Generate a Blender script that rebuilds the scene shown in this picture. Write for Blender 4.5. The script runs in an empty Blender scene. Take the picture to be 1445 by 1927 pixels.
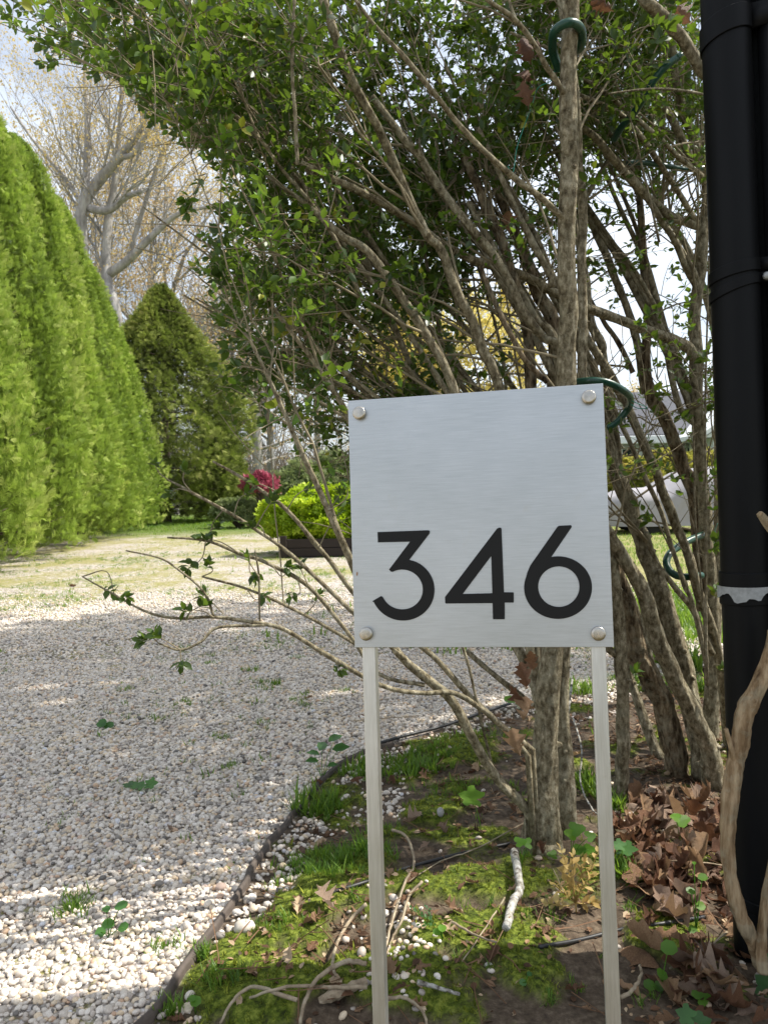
import bpy, math, random
import numpy as np
from mathutils import Vector, Matrix

# ------------------------------------------------------------------ camera, sky, sun, exposure
scene = bpy.context.scene
FPX, CX, CY = 1447.0, 722.5, 963.5
_p, _r = math.radians(1.72), 0.020
CAMF = np.array([0, math.cos(_p), -math.sin(_p)])
_R0 = np.array([1.0, 0, 0]); _U0 = np.cross(_R0, CAMF)
CAMR = math.cos(_r) * _R0 - math.sin(_r) * _U0
CAMU = math.sin(_r) * _R0 + math.cos(_r) * _U0
CAMP = np.array([0, 0, 1.0])
cd = bpy.data.cameras.new("camera"); cam = bpy.data.objects.new("camera", cd)
scene.collection.objects.link(cam)
M = Matrix(((CAMR[0], CAMU[0], -CAMF[0], 0), (CAMR[1], CAMU[1], -CAMF[1], 0), (CAMR[2], CAMU[2], -CAMF[2], 1.0), (0, 0, 0, 1)))
cam.matrix_world = M
cd.sensor_fit = 'HORIZONTAL'; cd.sensor_width = 36.0; cd.lens = 36.0 * FPX / 1445.0
cd.clip_start = 0.02; cd.clip_end = 2000
cd.dof.use_dof = True; cd.dof.focus_distance = 1.35; cd.dof.aperture_fstop = 22.0
scene.camera = cam

SUN = np.array([0.60, 0.10, 0.80]); SUN /= np.linalg.norm(SUN)
SUN_EL = math.asin(SUN[2]); SUN_AZ = math.atan2(SUN[0], SUN[1])
world = bpy.data.worlds.new("World"); scene.world = world; world.use_nodes = True
wn = world.node_tree.nodes; wl = world.node_tree.links; wn.clear()
wo = wn.new('ShaderNodeOutputWorld'); bg = wn.new('ShaderNodeBackground'); sky = wn.new('ShaderNodeTexSky')
sky.sky_type = 'NISHITA'; sky.sun_disc = False; sky.sun_elevation = SUN_EL; sky.sun_rotation = SUN_AZ
sky.air_density = 1.0; sky.dust_density = 2.2; sky.ozone_density = 1.2
wtc = wn.new('ShaderNodeTexCoord'); wmp = wn.new('ShaderNodeMapping'); wmp.inputs['Scale'].default_value = (1, 1, 3.2)
wnz = wn.new('ShaderNodeTexNoise'); wnz.inputs['Scale'].default_value = 2.2; wnz.inputs['Detail'].default_value = 6
wcr = wn.new('ShaderNodeValToRGB'); wcr.color_ramp.elements[0].position = 0.27; wcr.color_ramp.elements[1].position = 0.70
wmx = wn.new('ShaderNodeMix'); wmx.data_type = 'RGBA'
wmx.inputs['B'].default_value = (9.2, 9.8, 10.6, 1)
wl.new(wtc.outputs['Generated'], wmp.inputs[0]); wl.new(wmp.outputs[0], wnz.inputs['Vector'])
wl.new(wnz.outputs[0], wcr.inputs[0]); wl.new(wcr.outputs[0], wmx.inputs['Factor'])
wl.new(sky.outputs[0], wmx.inputs['A']); wl.new(wmx.outputs['Result'], bg.inputs[0])
bg.inputs[1].default_value = 0.09; wl.new(bg.outputs[0], wo.inputs[0])
sd = bpy.data.lights.new("sun", 'SUN'); sd.energy = 4.7; sd.angle = math.radians(0.55); sd.color = (1, 0.95, 0.86)
so = bpy.data.objects.new("sun", sd); scene.collection.objects.link(so)
so.rotation_euler = Vector(-SUN).to_track_quat('-Z', 'Y').to_euler(); so.location = (0, 0, 30)
scene.view_settings.view_transform = 'Standard'; scene.view_settings.look = 'None'
scene.view_settings.exposure = 0.84; scene.view_settings.gamma = 1.0
scene.cycles.max_bounces = 8; scene.cycles.transparent_max_bounces = 8

# ------------------------------------------------------------------ helpers
rng = np.random.default_rng(7)
def ray(px, py):
    d = CAMF + CAMR * ((px - CX) / FPX) - CAMU * ((py - CY) / FPX)
    return d
def at(px, py, dep):
    """world point seen at a photo pixel, at a given depth in metres"""
    return CAMP + ray(px, py) * dep
def gp(px, py, z=0.0):
    d = ray(px, py); return CAMP + d * ((z - 1.0) / d[2])
def proj(P):
    d = np.asarray(P) - CAMP; z = d @ CAMF
    return np.stack([CX + FPX * (d @ CAMR) / z, CY - FPX * (d @ CAMU) / z, z], -1)
def nrm(v):
    v = np.asarray(v, float); return v / (np.linalg.norm(v, axis=-1, keepdims=True) + 1e-12)
def hash2(ix, iy, s=0):
    n = (ix.astype(np.int64) * 374761393 + iy.astype(np.int64) * 668265263 + s * 1442695041) & 0xffffffff
    n = ((n ^ (n >> 13)) * 1274126177) & 0xffffffff
    return ((n ^ (n >> 16)) & 0xffff) / 65535.0
def vnoise(x, y, s=0):
    x = np.asarray(x, float); y = np.asarray(y, float)
    ix = np.floor(x); iy = np.floor(y); fx = x - ix; fy = y - iy
    fx = fx * fx * (3 - 2 * fx); fy = fy * fy * (3 - 2 * fy)
    a = hash2(ix, iy, s); b = hash2(ix + 1, iy, s); c = hash2(ix, iy + 1, s); d = hash2(ix + 1, iy + 1, s)
    return (a + (b - a) * fx) * (1 - fy) + (c + (d - c) * fx) * fy
def fbm(x, y, o=4, s=0):
    v = 0; a = 0.5; t = 0
    for k in range(o):
        v = v + a * vnoise(np.asarray(x) * 2 ** k, np.asarray(y) * 2 ** k, s + k); t += a; a *= 0.5
    return v / t

class MB:
    """collects shapes and links them as one mesh object"""
    def __init__(self): self.v = []; self.f = {3: [], 4: []}; self.n = 0; self.r = []; self.fm = {3: [], 4: []}; self.mi = 0; self.ng = []
    def add(self, v, tris=None, quads=None, rnd=0.5):
        v = np.asarray(v, float).reshape(-1, 3)
        for k, f in ((3, tris), (4, quads)):
            if f is not None and len(f):
                f = np.asarray(f, np.int64).reshape(-1, k); self.f[k].append(f + self.n); self.fm[k].append(np.full(len(f), self.mi))
        self.v.append(v); self.r.append(np.broadcast_to(np.asarray(rnd, float), (len(v),)).copy()); self.n += len(v)
    def scatter(self, T, O, X, Y, Z, S, rnd=None):
        tv, tt, tq = T; N = len(O)
        if N == 0: return
        S = np.asarray(S, float).reshape(N, 1) if np.ndim(S) else np.full((N, 1), float(S))
        v = O[:, None, :] + S[:, None, :] * (tv[None, :, 0:1] * X[:, None, :] + tv[None, :, 1:2] * Y[:, None, :] + tv[None, :, 2:3] * Z[:, None, :])
        off = (np.arange(N) * len(tv))[:, None, None]
        r = rng.random(N) if rnd is None else rnd
        self.add(v.reshape(-1, 3), (tt[None] + off).reshape(-1, 3) if len(tt) else None, (tq[None] + off).reshape(-1, 4) if len(tq) else None, np.repeat(r, len(tv)))
    def tube(self, pts, rad, k=6, rnd=0.5, caps=True, rough=0.0, amp=0.0):
        pts = np.asarray(pts, float); n = len(pts); rad = np.broadcast_to(np.asarray(rad, float), (n,))
        T = nrm(np.gradient(pts, axis=0)); a = nrm(T.mean(0) + 1e-6)
        ref = np.eye(3)[np.argmin(np.abs(a))]
        A = nrm(np.cross(T, ref)); B = np.cross(T, A)
        th = np.arange(k) * 2 * math.pi / k
        rr = rad[:, None] * (1 + rough * (rng.random((n, k)) - 0.5))
        if amp:
            s_ = np.r_[0, np.cumsum(np.linalg.norm(np.diff(pts, axis=0), axis=1))][:, None] + 0 * th[None]; c_, d_ = np.cos(th)[None] + 0 * s_, np.sin(th)[None] + 0 * s_
            rr = rr * (1 + amp * (vnoise(c_ * 1.6 + 9, d_ * 1.6 + s_ * 7, 11) - .5) * 1.6 + amp * (vnoise(c_ * 4 + 9, d_ * 4 + s_ * 22, 12) - .5) + amp * .6 * (vnoise(c_ * 9 + 9, d_ * 9 + s_ * 60, 13) - .5))
        v = pts[:, None] + rr[..., None] * (np.cos(th)[None, :, None] * A[:, None] + np.sin(th)[None, :, None] * B[:, None])
        i = np.arange(n - 1)[:, None] * k; j = np.arange(k)[None]; j2 = (j + 1) % k
        q = np.stack([i + j, i + j2, i + k + j2, i + k + j], -1).reshape(-1, 4)
        v = v.reshape(-1, 3); tr = []
        if caps:
            v = np.concatenate([v, pts[:1], pts[-1:]]); c0 = n * k
            for jj in range(k):
                tr.append((c0, (jj + 1) % k, jj)); tr.append((c0 + 1, (n - 1) * k + jj, (n - 1) * k + (jj + 1) % k))
        self.add(v, tr, q, rnd)
    def box(self, c, s, X=(1, 0, 0), Y=(0, 1, 0), Z=(0, 0, 1)):
        c = np.asarray(c, float); h = np.asarray(s, float) / 2; X, Y, Z = map(lambda q: np.asarray(q, float), (X, Y, Z))
        v = [c + X * h[0] * a + Y * h[1] * b + Z * h[2] * d for a in (-1, 1) for b in (-1, 1) for d in (-1, 1)]
        self.add(v, None, [(0, 1, 3, 2), (4, 6, 7, 5), (0, 4, 5, 1), (2, 3, 7, 6), (0, 2, 6, 4), (1, 5, 7, 3)])
    def build(self, name, mat, parent=None, smooth=True, bevel=0, loc=None):
        me = bpy.data.meshes.new(name)
        v = np.concatenate(self.v); 
        if loc is not None: v = v - np.asarray(loc)
        fs = []; ls = []; tot = []; mi = []
        for k in (3, 4):
            if self.f[k]:
                f = np.concatenate(self.f[k]); ls.append(f.ravel()); tot.append(np.full(len(f), k)); mi.append(np.concatenate(self.fm[k]))
        loops = np.concatenate(ls).astype(np.int32); tot = np.concatenate(tot).astype(np.int32); mi = np.concatenate(mi).astype(np.int32)
        me.vertices.add(len(v)); me.vertices.foreach_set('co', v.astype(np.float32).ravel())
        me.loops.add(len(loops)); me.loops.foreach_set('vertex_index', loops)
        me.polygons.add(len(tot)); st = np.concatenate([[0], np.cumsum(tot)[:-1]]).astype(np.int32)
        me.polygons.foreach_set('loop_start', st)
        try: me.polygons.foreach_set('loop_total', tot)
        except Exception: pass
        me.polygons.foreach_set('use_smooth', np.full(len(tot), bool(smooth)))
        me.polygons.foreach_set('material_index', mi)
        at_ = me.attributes.new('rnd', 'FLOAT', 'POINT'); at_.data.foreach_set('value', np.concatenate(self.r).astype(np.float32))
        for m in (mat if isinstance(mat, (list, tuple)) else [mat]): me.materials.append(m)
        me.update(calc_edges=True); me.validate()
        o = bpy.data.objects.new(name, me); scene.collection.objects.link(o)
        if bevel:
            b = o.modifiers.new('bevel', 'BEVEL'); b.width = bevel; b.segments = 2; b.limit_method = 'ANGLE'
            me.polygons.foreach_set('use_smooth', np.zeros(len(tot), bool))
        if loc is not None: o.location = loc
        if parent is not None:
            o.parent = parent; o.matrix_parent_inverse = parent_inv(parent)
        return o
def parent_inv(p):
    return (Matrix.Translation(p.location) @ p.rotation_euler.to_matrix().to_4x4()).inverted()
def tag(o, label, cat, group=None, kind=None):
    if label: o['label'] = label
    if cat: o['category'] = cat
    if group: o['group'] = group
    if kind: o['kind'] = kind
    return o
def thing(name, loc, label, cat, group=None):
    o = bpy.data.objects.new(name, None); scene.collection.objects.link(o); o.location = loc; o.empty_display_size = 0.1
    return tag(o, label, cat, group)
def kind(o, k): o['kind'] = k; return o
def copy_thing(o, loc, rz=0.0, sc=1.0, label=None):
    c = o.copy(); scene.collection.objects.link(c); c.location = loc; c.rotation_euler = (o.rotation_euler[0], o.rotation_euler[1], rz)
    c.scale = (sc, sc, sc) if np.ndim(sc) == 0 else sc
    if label: c['label'] = label
    for ch in o.children:
        d = ch.copy(); scene.collection.objects.link(d); d.parent = c; d.matrix_parent_inverse = ch.matrix_parent_inverse
    return c
def smooth_path(P, per=6):
    P = np.asarray(P, float); n = len(P)
    if n < 3: 
        t = np.linspace(0, 1, per + 1)[:, None]; return P[0] * (1 - t) + P[-1] * t
    Q = np.vstack([2 * P[0] - P[1], P, 2 * P[-1] - P[-2]]); out = []
    for i in range(1, n):
        for t in np.arange(per) / per:
            a, b, c, d = Q[i - 1], Q[i], Q[i + 1], Q[i + 2]
            out.append(0.5 * ((2 * b) + (-a + c) * t + (2 * a - 5 * b + 4 * c - d) * t * t + (-a + 3 * b - 3 * c + d) * t ** 3))
    out.append(P[-1]); return np.array(out)

# ------------------------------------------------------------------ materials
def newmat(name):
    m = bpy.data.materials.new(name); m.use_nodes = True; nt = m.node_tree; nt.nodes.clear()
    out = nt.nodes.new('ShaderNodeOutputMaterial'); b = nt.nodes.new('ShaderNodeBsdfPrincipled'); nt.links.new(b.outputs[0], out.inputs[0])
    return m, nt, b, out
def N(nt, t, **kw):
    n = nt.nodes.new(t)
    for k, v in kw.items():
        if hasattr(n, k) and not k[0].isupper(): setattr(n, k, v)
        else: n.inputs[k].default_value = v
    return n
def ramp(nt, src, stops, interp='LINEAR'):
    r = nt.nodes.new('ShaderNodeValToRGB'); cr = r.color_ramp; cr.interpolation = interp
    while len(cr.elements) < len(stops): cr.elements.new(0.5)
    for e, (p, c) in zip(cr.elements, stops): e.position = p; e.color = (*c, 1) if len(c) == 3 else c
    nt.links.new(src, r.inputs[0]); return r.outputs[0]
def noise(nt, scale, detail=5, rough=0.6, vec=None, stretch=None):
    n = N(nt, 'ShaderNodeTexNoise'); n.inputs['Scale'].default_value = scale; n.inputs['Detail'].default_value = detail; n.inputs['Roughness'].default_value = rough
    if vec is None: vec = nt.nodes.new('ShaderNodeTexCoord').outputs['Object']
    if stretch:
        mp = nt.nodes.new('ShaderNodeMapping'); mp.inputs['Scale'].default_value = stretch; nt.links.new(vec, mp.inputs[0]); vec = mp.outputs[0]
    nt.links.new(vec, n.inputs['Vector']); return n.outputs[0]
def mixc(nt, f, a, b, mode='MIX'):
    m = nt.nodes.new('ShaderNodeMix'); m.data_type = 'RGBA'; m.blend_type = mode
    for s, k in ((f, 'Factor'), (a, 'A'), (b, 'B')):
        if isinstance(s, (int, float)): m.inputs[k].default_value = s
        elif isinstance(s, tuple): m.inputs[k].default_value = (*s, 1)
        else: nt.links.new(s, m.inputs[k])
    return m.outputs['Result']
def mathn(nt, op, a, b=0.0, clamp=False):
    m = nt.nodes.new('ShaderNodeMath'); m.operation = op; m.use_clamp = clamp
    for i, s in enumerate((a, b)):
        if isinstance(s, (int, float)): m.inputs[i].default_value = s
        else: nt.links.new(s, m.inputs[i])
    return m.outputs[0]
def bump(nt, b, h, strength=0.5, dist=0.01, prev=None):
    n = nt.nodes.new('ShaderNodeBump'); n.inputs['Strength'].default_value = strength; n.inputs['Distance'].default_value = dist
    nt.links.new(h, n.inputs['Height'])
    if prev is not None: nt.links.new(prev, n.inputs['Normal'])
    if b is not None: nt.links.new(n.outputs[0], b.inputs['Normal'])
    return n.outputs[0]
def attr(nt, name):
    a = nt.nodes.new('ShaderNodeAttribute'); a.attribute_name = name; return a.outputs['Fac']

def leaf_mat(name, stops, trans=0.35, tcol=(0.3, 0.55, 0.05), rough=0.45, spec=0.4, nscale=1.2, pos_stops=None):
    m, nt, b, out = newmat(name)
    c = ramp(nt, attr(nt, 'rnd'), stops)
    nz = noise(nt, nscale, 2)
    c = mixc(nt, 0.55, c, ramp(nt, nz, [(0.3, (0.62, 0.62, 0.6)), (0.7, (1.35, 1.3, 1.1))]), 'MULTIPLY')
    nt.links.new(c, b.inputs['Base Color']); b.inputs['Roughness'].default_value = rough; b.inputs['Specular IOR Level'].default_value = spec
    t = nt.nodes.new('ShaderNodeBsdfTranslucent'); mx = nt.nodes.new('ShaderNodeMixShader'); mx.inputs[0].default_value = trans
    tc = mixc(nt, 0.75, c, tcol)
    nt.links.new(tc, t.inputs[0]); nt.links.new(b.outputs[0], mx.inputs[1]); nt.links.new(t.outputs[0], mx.inputs[2]); nt.links.new(mx.outputs[0], out.inputs[0])
    return m
def bark_mat(name, stops, scale=18, stretch=(1, 1, 0.25), bs=0.6, bd=0.006, spots=None):
    m, nt, b, out = newmat(name)
    tc = nt.nodes.new('ShaderNodeTexCoord').outputs['Object']
    n1 = noise(nt, scale, 8, 0.65, tc, stretch); n2 = noise(nt, scale * 0.25, 3, 0.6, tc)
    f = mathn(nt, 'ADD', mathn(nt, 'MULTIPLY', n1, 0.85), mathn(nt, 'MULTIPLY', n2, 0.15))
    c = ramp(nt, f, stops)
    n3 = noise(nt, scale * .35, 5, .7, tc); c = mixc(nt, ramp(nt, n3, [(.50, (0, 0, 0)), (.60, (.38,) * 3)]), c, (.33, .31, .22)) if spots or scale > 35 else c
    if spots:
        vo = N(nt, 'ShaderNodeTexNoise'); vo.inputs['Scale'].default_value = scale * 4; vo.inputs['Detail'].default_value = 2; nt.links.new(tc, vo.inputs['Vector'])
        c = mixc(nt, ramp(nt, vo.outputs[0], [(0.66, (0, 0, 0)), (0.72, (.6, .6, .6))]), c, spots)
    nt.links.new(c, b.inputs['Base Color']); b.inputs['Roughness'].default_value = 0.9; b.inputs['Specular IOR Level'].default_value = 0.15
    p = bump(nt, None, n1, bs, bd); bump(nt, b, noise(nt, scale * 6, 4, 0.6, tc, stretch), 0.5, bd * 0.4, p)
    return m
def flat_mat(name, col, rough=0.6, metal=0.0, spec=0.5, var=0.15, scale=12, bs=0.15, bd=0.002, stretch=None, coat=0):
    m, nt, b, out = newmat(name)
    n1 = noise(nt, scale, 6, 0.6, None, stretch)
    c = mixc(nt, 1.0, tuple(col), ramp(nt, n1, [(0.25, (1 - var,) * 3), (0.75, (1 + var,) * 3)]), 'MULTIPLY')
    nt.links.new(c, b.inputs['Base Color']); b.inputs['Metallic'].default_value = metal; b.inputs['Specular IOR Level'].default_value = spec
    rr = N(nt, 'ShaderNodeMapRange'); rr.inputs['To Min'].default_value = max(0, rough - 0.12); rr.inputs['To Max'].default_value = min(1, rough + 0.12)
    nt.links.new(n1, rr.inputs['Value']); nt.links.new(rr.outputs[0], b.inputs['Roughness'])
    if coat: b.inputs['Coat Weight'].default_value = coat
    bump(nt, b, n1, bs, bd); return m
# ------------------------------------------------------------------ the ground
EDGE_PX = [(280, 1927), (370, 1800), (445, 1700), (500, 1600), (552, 1535), (640, 1440), (760, 1395), (900, 1345), (960, 1330), (1140, 1296), (1300, 1262), (1480, 1235)]
EDGE = np.array([gp(*p)[:2] for p in EDGE_PX]); 
EDGE = np.vstack([[(-0.80, 0.55)], [(-0.62, 1.05)], EDGE, [(7.5, 5.6)]])
EDGE_S = smooth_path(np.c_[EDGE, np.zeros(len(EDGE))], 6)[:, :2]
def edge_dist(x, y):
    """signed distance to the edging: positive inside the planting bed"""
    x = np.asarray(x, float); y = np.asarray(y, float); best = np.full(x.shape, 1e9); sg = np.ones(x.shape)
    for a, b in zip(EDGE_S[:-1], EDGE_S[1:]):
        d = b - a; L = d @ d + 1e-12
        t = np.clip(((x - a[0]) * d[0] + (y - a[1]) * d[1]) / L, 0, 1)
        qx = x - (a[0] + t * d[0]); qy = y - (a[1] + t * d[1]); dd = qx * qx + qy * qy
        s = np.where(d[0] * (y - a[1]) - d[1] * (x - a[0]) < 0, 1.0, -1.0)
        m = dd < best; best = np.where(m, dd, best); sg = np.where(m, s, sg)
    return np.sqrt(best) * sg
MOSS = [(860, 1665, 170, 45, .024), (900, 1760, 190, 65, .03), (640, 1690, 120, 60, .014), (480, 1850, 130, 60, .014), (760, 1840, 160, 60, .02), (990, 1800, 100, 70, .03),
        (820, 1520, 80, 25, .015), (580, 1740, 90, 60, .012), (1020, 1840, 80, 60, .016), (700, 1620, 60, 25, .01), (860, 1405, 90, 30, .015), (1230, 1750, 60, 60, .01)]
_mc = [(gp(x, y)[:2], max(.03, 0.5 * abs(gp(x + rx, y)[0] - gp(x - rx, y)[0])), max(.04, 0.5 * abs(gp(x, y - ry)[1] - gp(x, y + ry)[1])), h) for x, y, rx, ry, h in MOSS]
def moss_raw(x, y):
    v = np.zeros(np.shape(x))
    for c, a, b, h in _mc:
        q = ((x - c[0]) / a) ** 2 + ((y - c[1]) / b) ** 2
        v = np.maximum(v, np.clip(1.25 - q, 0, 1))
    return v
def moss_amt(x, y):
    n = fbm(np.asarray(x) * 9, np.asarray(y) * 9, 4, 5)
    return np.clip((moss_raw(x, y) * 0.85 + (n - 0.5) * 2.6 - 0.16) * 3.0, 0, 1)
def gh(x, y):
    x = np.asarray(x, float); y = np.asarray(y, float)
    ed = edge_dist(x, y); inb = np.clip(ed / 0.06, 0, 1)
    near = np.clip((8 - y) / 2, 0, 1) * np.clip((6 - np.abs(x)) / 1, 0, 1)
    h = (fbm(x * 1.3, y * 1.3, 3, 1) - 0.5) * 0.03
    bed = (fbm(x * 6, y * 6, 4, 2) - 0.5) * 0.035 + moss_amt(x, y) * (0.010 + 0.016 * moss_raw(x, y)) + (fbm(x * 28, y * 28, 2, 3) - .5) * 0.012 - 0.008
    return near * (h + inb * bed)
def gz(x, y): return float(gh(np.array([x]), np.array([y]))[0])
def gpt(px, py, up=0.0):
    p = gp(px, py); 
    for _ in range(3):
        p = gp(px, py, gz(p[0], p[1]) + up)
    return p

def ground_mat():
    m, nt, b, out = newmat('ground')
    geo = nt.nodes.new('ShaderNodeNewGeometry').outputs['Position']
    sep = nt.nodes.new('ShaderNodeSeparateXYZ'); nt.links.new(geo, sep.inputs[0])
    bed = attr(nt, 'bed'); moss = attr(nt, 'moss')
    # gravel stones
    vo = nt.nodes.new('ShaderNodeTexVoronoi'); vo.inputs['Scale'].default_value = 75; vo.inputs['Randomness'].default_value = 1; nt.links.new(geo, vo.inputs['Vector'])
    vs = nt.nodes.new('ShaderNodeSeparateColor'); nt.links.new(vo.outputs['Color'], vs.inputs[0])
    gc = ramp(nt, vs.outputs[0], [(0, (.20, .18, .17)), (.15, (.36, .32, .28)), (.4, (.52, .46, .41)), (.65, (.60, .55, .52)), (.85, (.70, .66, .63)), (1, (.56, .43, .32))])
    gap = ramp(nt, vo.outputs['Distance'], [(0.45, (1, 1, 1)), (0.8, (.35, .32, .28))])
    gc = mixc(nt, 1.0, gc, gap, 'MULTIPLY')
    # moss and thin grass over the gravel, more of it six to thirteen metres away
    n1 = noise(nt, 0.9, 8, 0.72, geo, (1, 0.8, 1)); n2 = noise(nt, 9, 8, 0.8, geo)
    yr = ramp(nt, mathn(nt, 'MULTIPLY', sep.outputs[1], 0.05), [(0.0, (.0, 0, 0)), (0.15, (.02,) * 3), (0.27, (.03,) * 3), (0.40, (.07,) * 3), (1.0, (.12,) * 3)])
    xr = ramp(nt, mathn(nt, 'ADD', mathn(nt, 'MULTIPLY', sep.outputs[0], 0.12), 0.5), [(0.0, (.09,) * 3), (0.42, (.02,) * 3), (0.6, (.0,) * 3), (0.66, (.05,) * 3), (.9, (.35,) * 3)])
    ex = lambda q: mathn(nt, 'MULTIPLY', mathn(nt, 'SUBTRACT', q, 0.5), 1.5)
    f = mathn(nt, 'ADD', mathn(nt, 'ADD', mathn(nt, 'ADD', ex(n1), ex(n2)), mathn(nt, 'MULTIPLY', mathn(nt, 'SUBTRACT', noise(nt, 38, 4, .7, geo), .5), .6)), mathn(nt, 'ADD', mathn(nt, 'ADD', yr, xr), 0.5))
    gm = ramp(nt, f, [(0.58, (0, 0, 0)), (0.74, (.9, .9, .9))])
    grass = ramp(nt, noise(nt, 22, 5, 0.7, geo), [(0.3, (.13, .14, .035)), (0.5, (.27, .25, .08)), (0.72, (.40, .36, .17))])
    drive = mixc(nt, gm, gc, grass)
    lawn = ramp(nt, noise(nt, 14, 6, 0.7, geo), [(0.3, (.06, .10, .02)), (0.6, (.13, .18, .035)), (0.8, (.24, .24, .08))])
    lm = ramp(nt, mathn(nt, 'ADD', mathn(nt, 'MULTIPLY', sep.outputs[1], 0.03), mathn(nt, 'MULTIPLY', n1, 0.12)), [(0.56, (0, 0, 0)), (0.66, (1, 1, 1))])
    drive = mixc(nt, lm, drive, lawn)
    # bed: soil, litter bits, moss
    sc = ramp(nt, noise(nt, 45, 8, 0.75, geo), [(0.3, (.035, .024, .016)), (0.5, (.085, .062, .042)), (0.64, (.15, .115, .08)), (0.8, (.22, .18, .13))])
    mc = ramp(nt, noise(nt, 60, 6, 0.7, geo), [(0.36, (.02, .028, .004)), (0.5, (.08, .11, .010)), (0.64, (.20, .23, .035))])
    bc = mixc(nt, moss, sc, mc)
    c = mixc(nt, bed, drive, bc); nt.links.new(c, b.inputs['Base Color'])
    b.inputs['Roughness'].default_value = 0.9; b.inputs['Specular IOR Level'].default_value = 0.2
    hv = mathn(nt, 'MULTIPLY', mathn(nt, 'SUBTRACT', 0.8, vo.outputs['Distance']), mathn(nt, 'SUBTRACT', 1.0, bed))
    p = bump(nt, None, hv, 0.9, 0.012); bump(nt, b, noise(nt, 90, 6, 0.7, geo), 0.6, 0.008, p)
    return m
GROUND = ground_mat()
def ground_grid(name, xs, ys, z0, hole=None):
    X, Y = np.meshgrid(xs, ys); ed = edge_dist(X, Y) if hole is None else np.full(X.shape, -1.0)
    Z = gh(X, Y) + z0 if hole is None else np.full(X.shape, z0)
    nx, ny = len(xs), len(ys); i = np.arange(ny - 1)[:, None] * nx + np.arange(nx - 1)[None]
    if hole is not None:
        cxm = (xs[:-1] + xs[1:])[None] / 2; cym = (ys[:-1] + ys[1:])[:, None] / 2
        i = i[~((cxm > -7) & (cxm < 8) & (cym > -4) & (cym < 9))]
    q = np.stack([i, i + 1, i + nx + 1, i + nx], -1).reshape(-1, 4)
    mb = MB(); mb.add(np.stack([X, Y, Z], -1).reshape(-1, 3), None, q); o = mb.build(name, GROUND); kind(o, 'structure')
    bedv = np.clip(ed / 0.02 + 0.5, 0, 1) if hole is None else np.zeros(X.shape)
    mo = moss_amt(X, Y) if hole is None else np.zeros(X.shape)
    for nm, a in (('bed', bedv), ('moss', mo)):
        t = o.data.attributes.new(nm, 'FLOAT', 'POINT'); t.data.foreach_set('value', a.astype(np.float32).ravel())
    return o
def spaced(a, b, fa, fb, s): 
    return np.unique(np.concatenate([np.linspace(a, fa, 14, endpoint=False), np.arange(fa, fb, s), np.linspace(fb, b, 14)]))
ground_grid('driveway_and_bed', spaced(-7, 8, -1.0, 2.2, 0.011), spaced(-4, 9, 0.9, 4.3, 0.013), 0.0)
xs = np.r_[np.linspace(-307, -7, 31), np.linspace(8, 308, 31)]; ys = np.r_[-60, -30, -4, np.linspace(9, 509, 51)]
ground_grid('ground', xs, ys, -0.002, hole=1)

# ------------------------------------------------------------------ pebbles, tufts: stuff made of many small pieces
lib = bpy.data.collections.new('pebble_library')
def ico(r=1.0, sub=2):
    import bmesh
    bm = bmesh.new(); bmesh.ops.create_icosphere(bm, subdivisions=sub, radius=r)
    v = np.array([w.co[:] for w in bm.verts]); f = np.array([[w.index for w in p.verts] for p in bm.faces]); bm.free(); return v, f
ICO_V, ICO_F = ico()
def make_pebble(i, sub=2, col=None):
    v, f = ico(1, sub)
    d = 1 + 0.22 * (fbm(v[:, 0] * 1.3 + i * 7, v[:, 1] * 1.3 + v[:, 2] * 2.1, 2, i) - .5) + 0.16 * (fbm(v[:, 2] * 1.9 + i, v[:, 0] * 1.7, 2, 30 + i) - .5)
    v = v * d[:, None] * np.array([1, rng.uniform(.68, .95), rng.uniform(.5, .75)]); return v, f
def pebble_mat():
    m, nt, b, out = newmat('pebble')
    oi = nt.nodes.new('ShaderNodeObjectInfo').outputs['Random']
    c = ramp(nt, oi, [(0, (.12, .11, .10)), (.05, (.29, .26, .23)), (.16, (.43, .375, .32)), (.34, (.58, .52, .45)), (.55, (.65, .59, .52)), (.72, (.74, .685, .615)), (.84, (.62, .51, .37)), (.93, (.66, .52, .36)), (.97, (.50, .33, .22)), (1, (.62, .64, .68))])
    n1 = noise(nt, 3, 4, 0.6); c = mixc(nt, 1.0, c, ramp(nt, n1, [(0.3, (.78, .76, .73)), (0.7, (1.12, 1.12, 1.12))]), 'MULTIPLY')
    nt.links.new(c, b.inputs['Base Color']); b.inputs['Roughness'].default_value = 0.55; b.inputs['Specular IOR Level'].default_value = 0.4
    bump(nt, b, noise(nt, 9, 3, .6), 0.15, 0.05)
    return m
PEB = pebble_mat()
for i in range(7):
    v, f = make_pebble(i); mb = MB(); mb.add(v, f); o = mb.build('pebble_source', PEB)
    scene.collection.objects.unlink(o); lib.objects.link(o)
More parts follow.
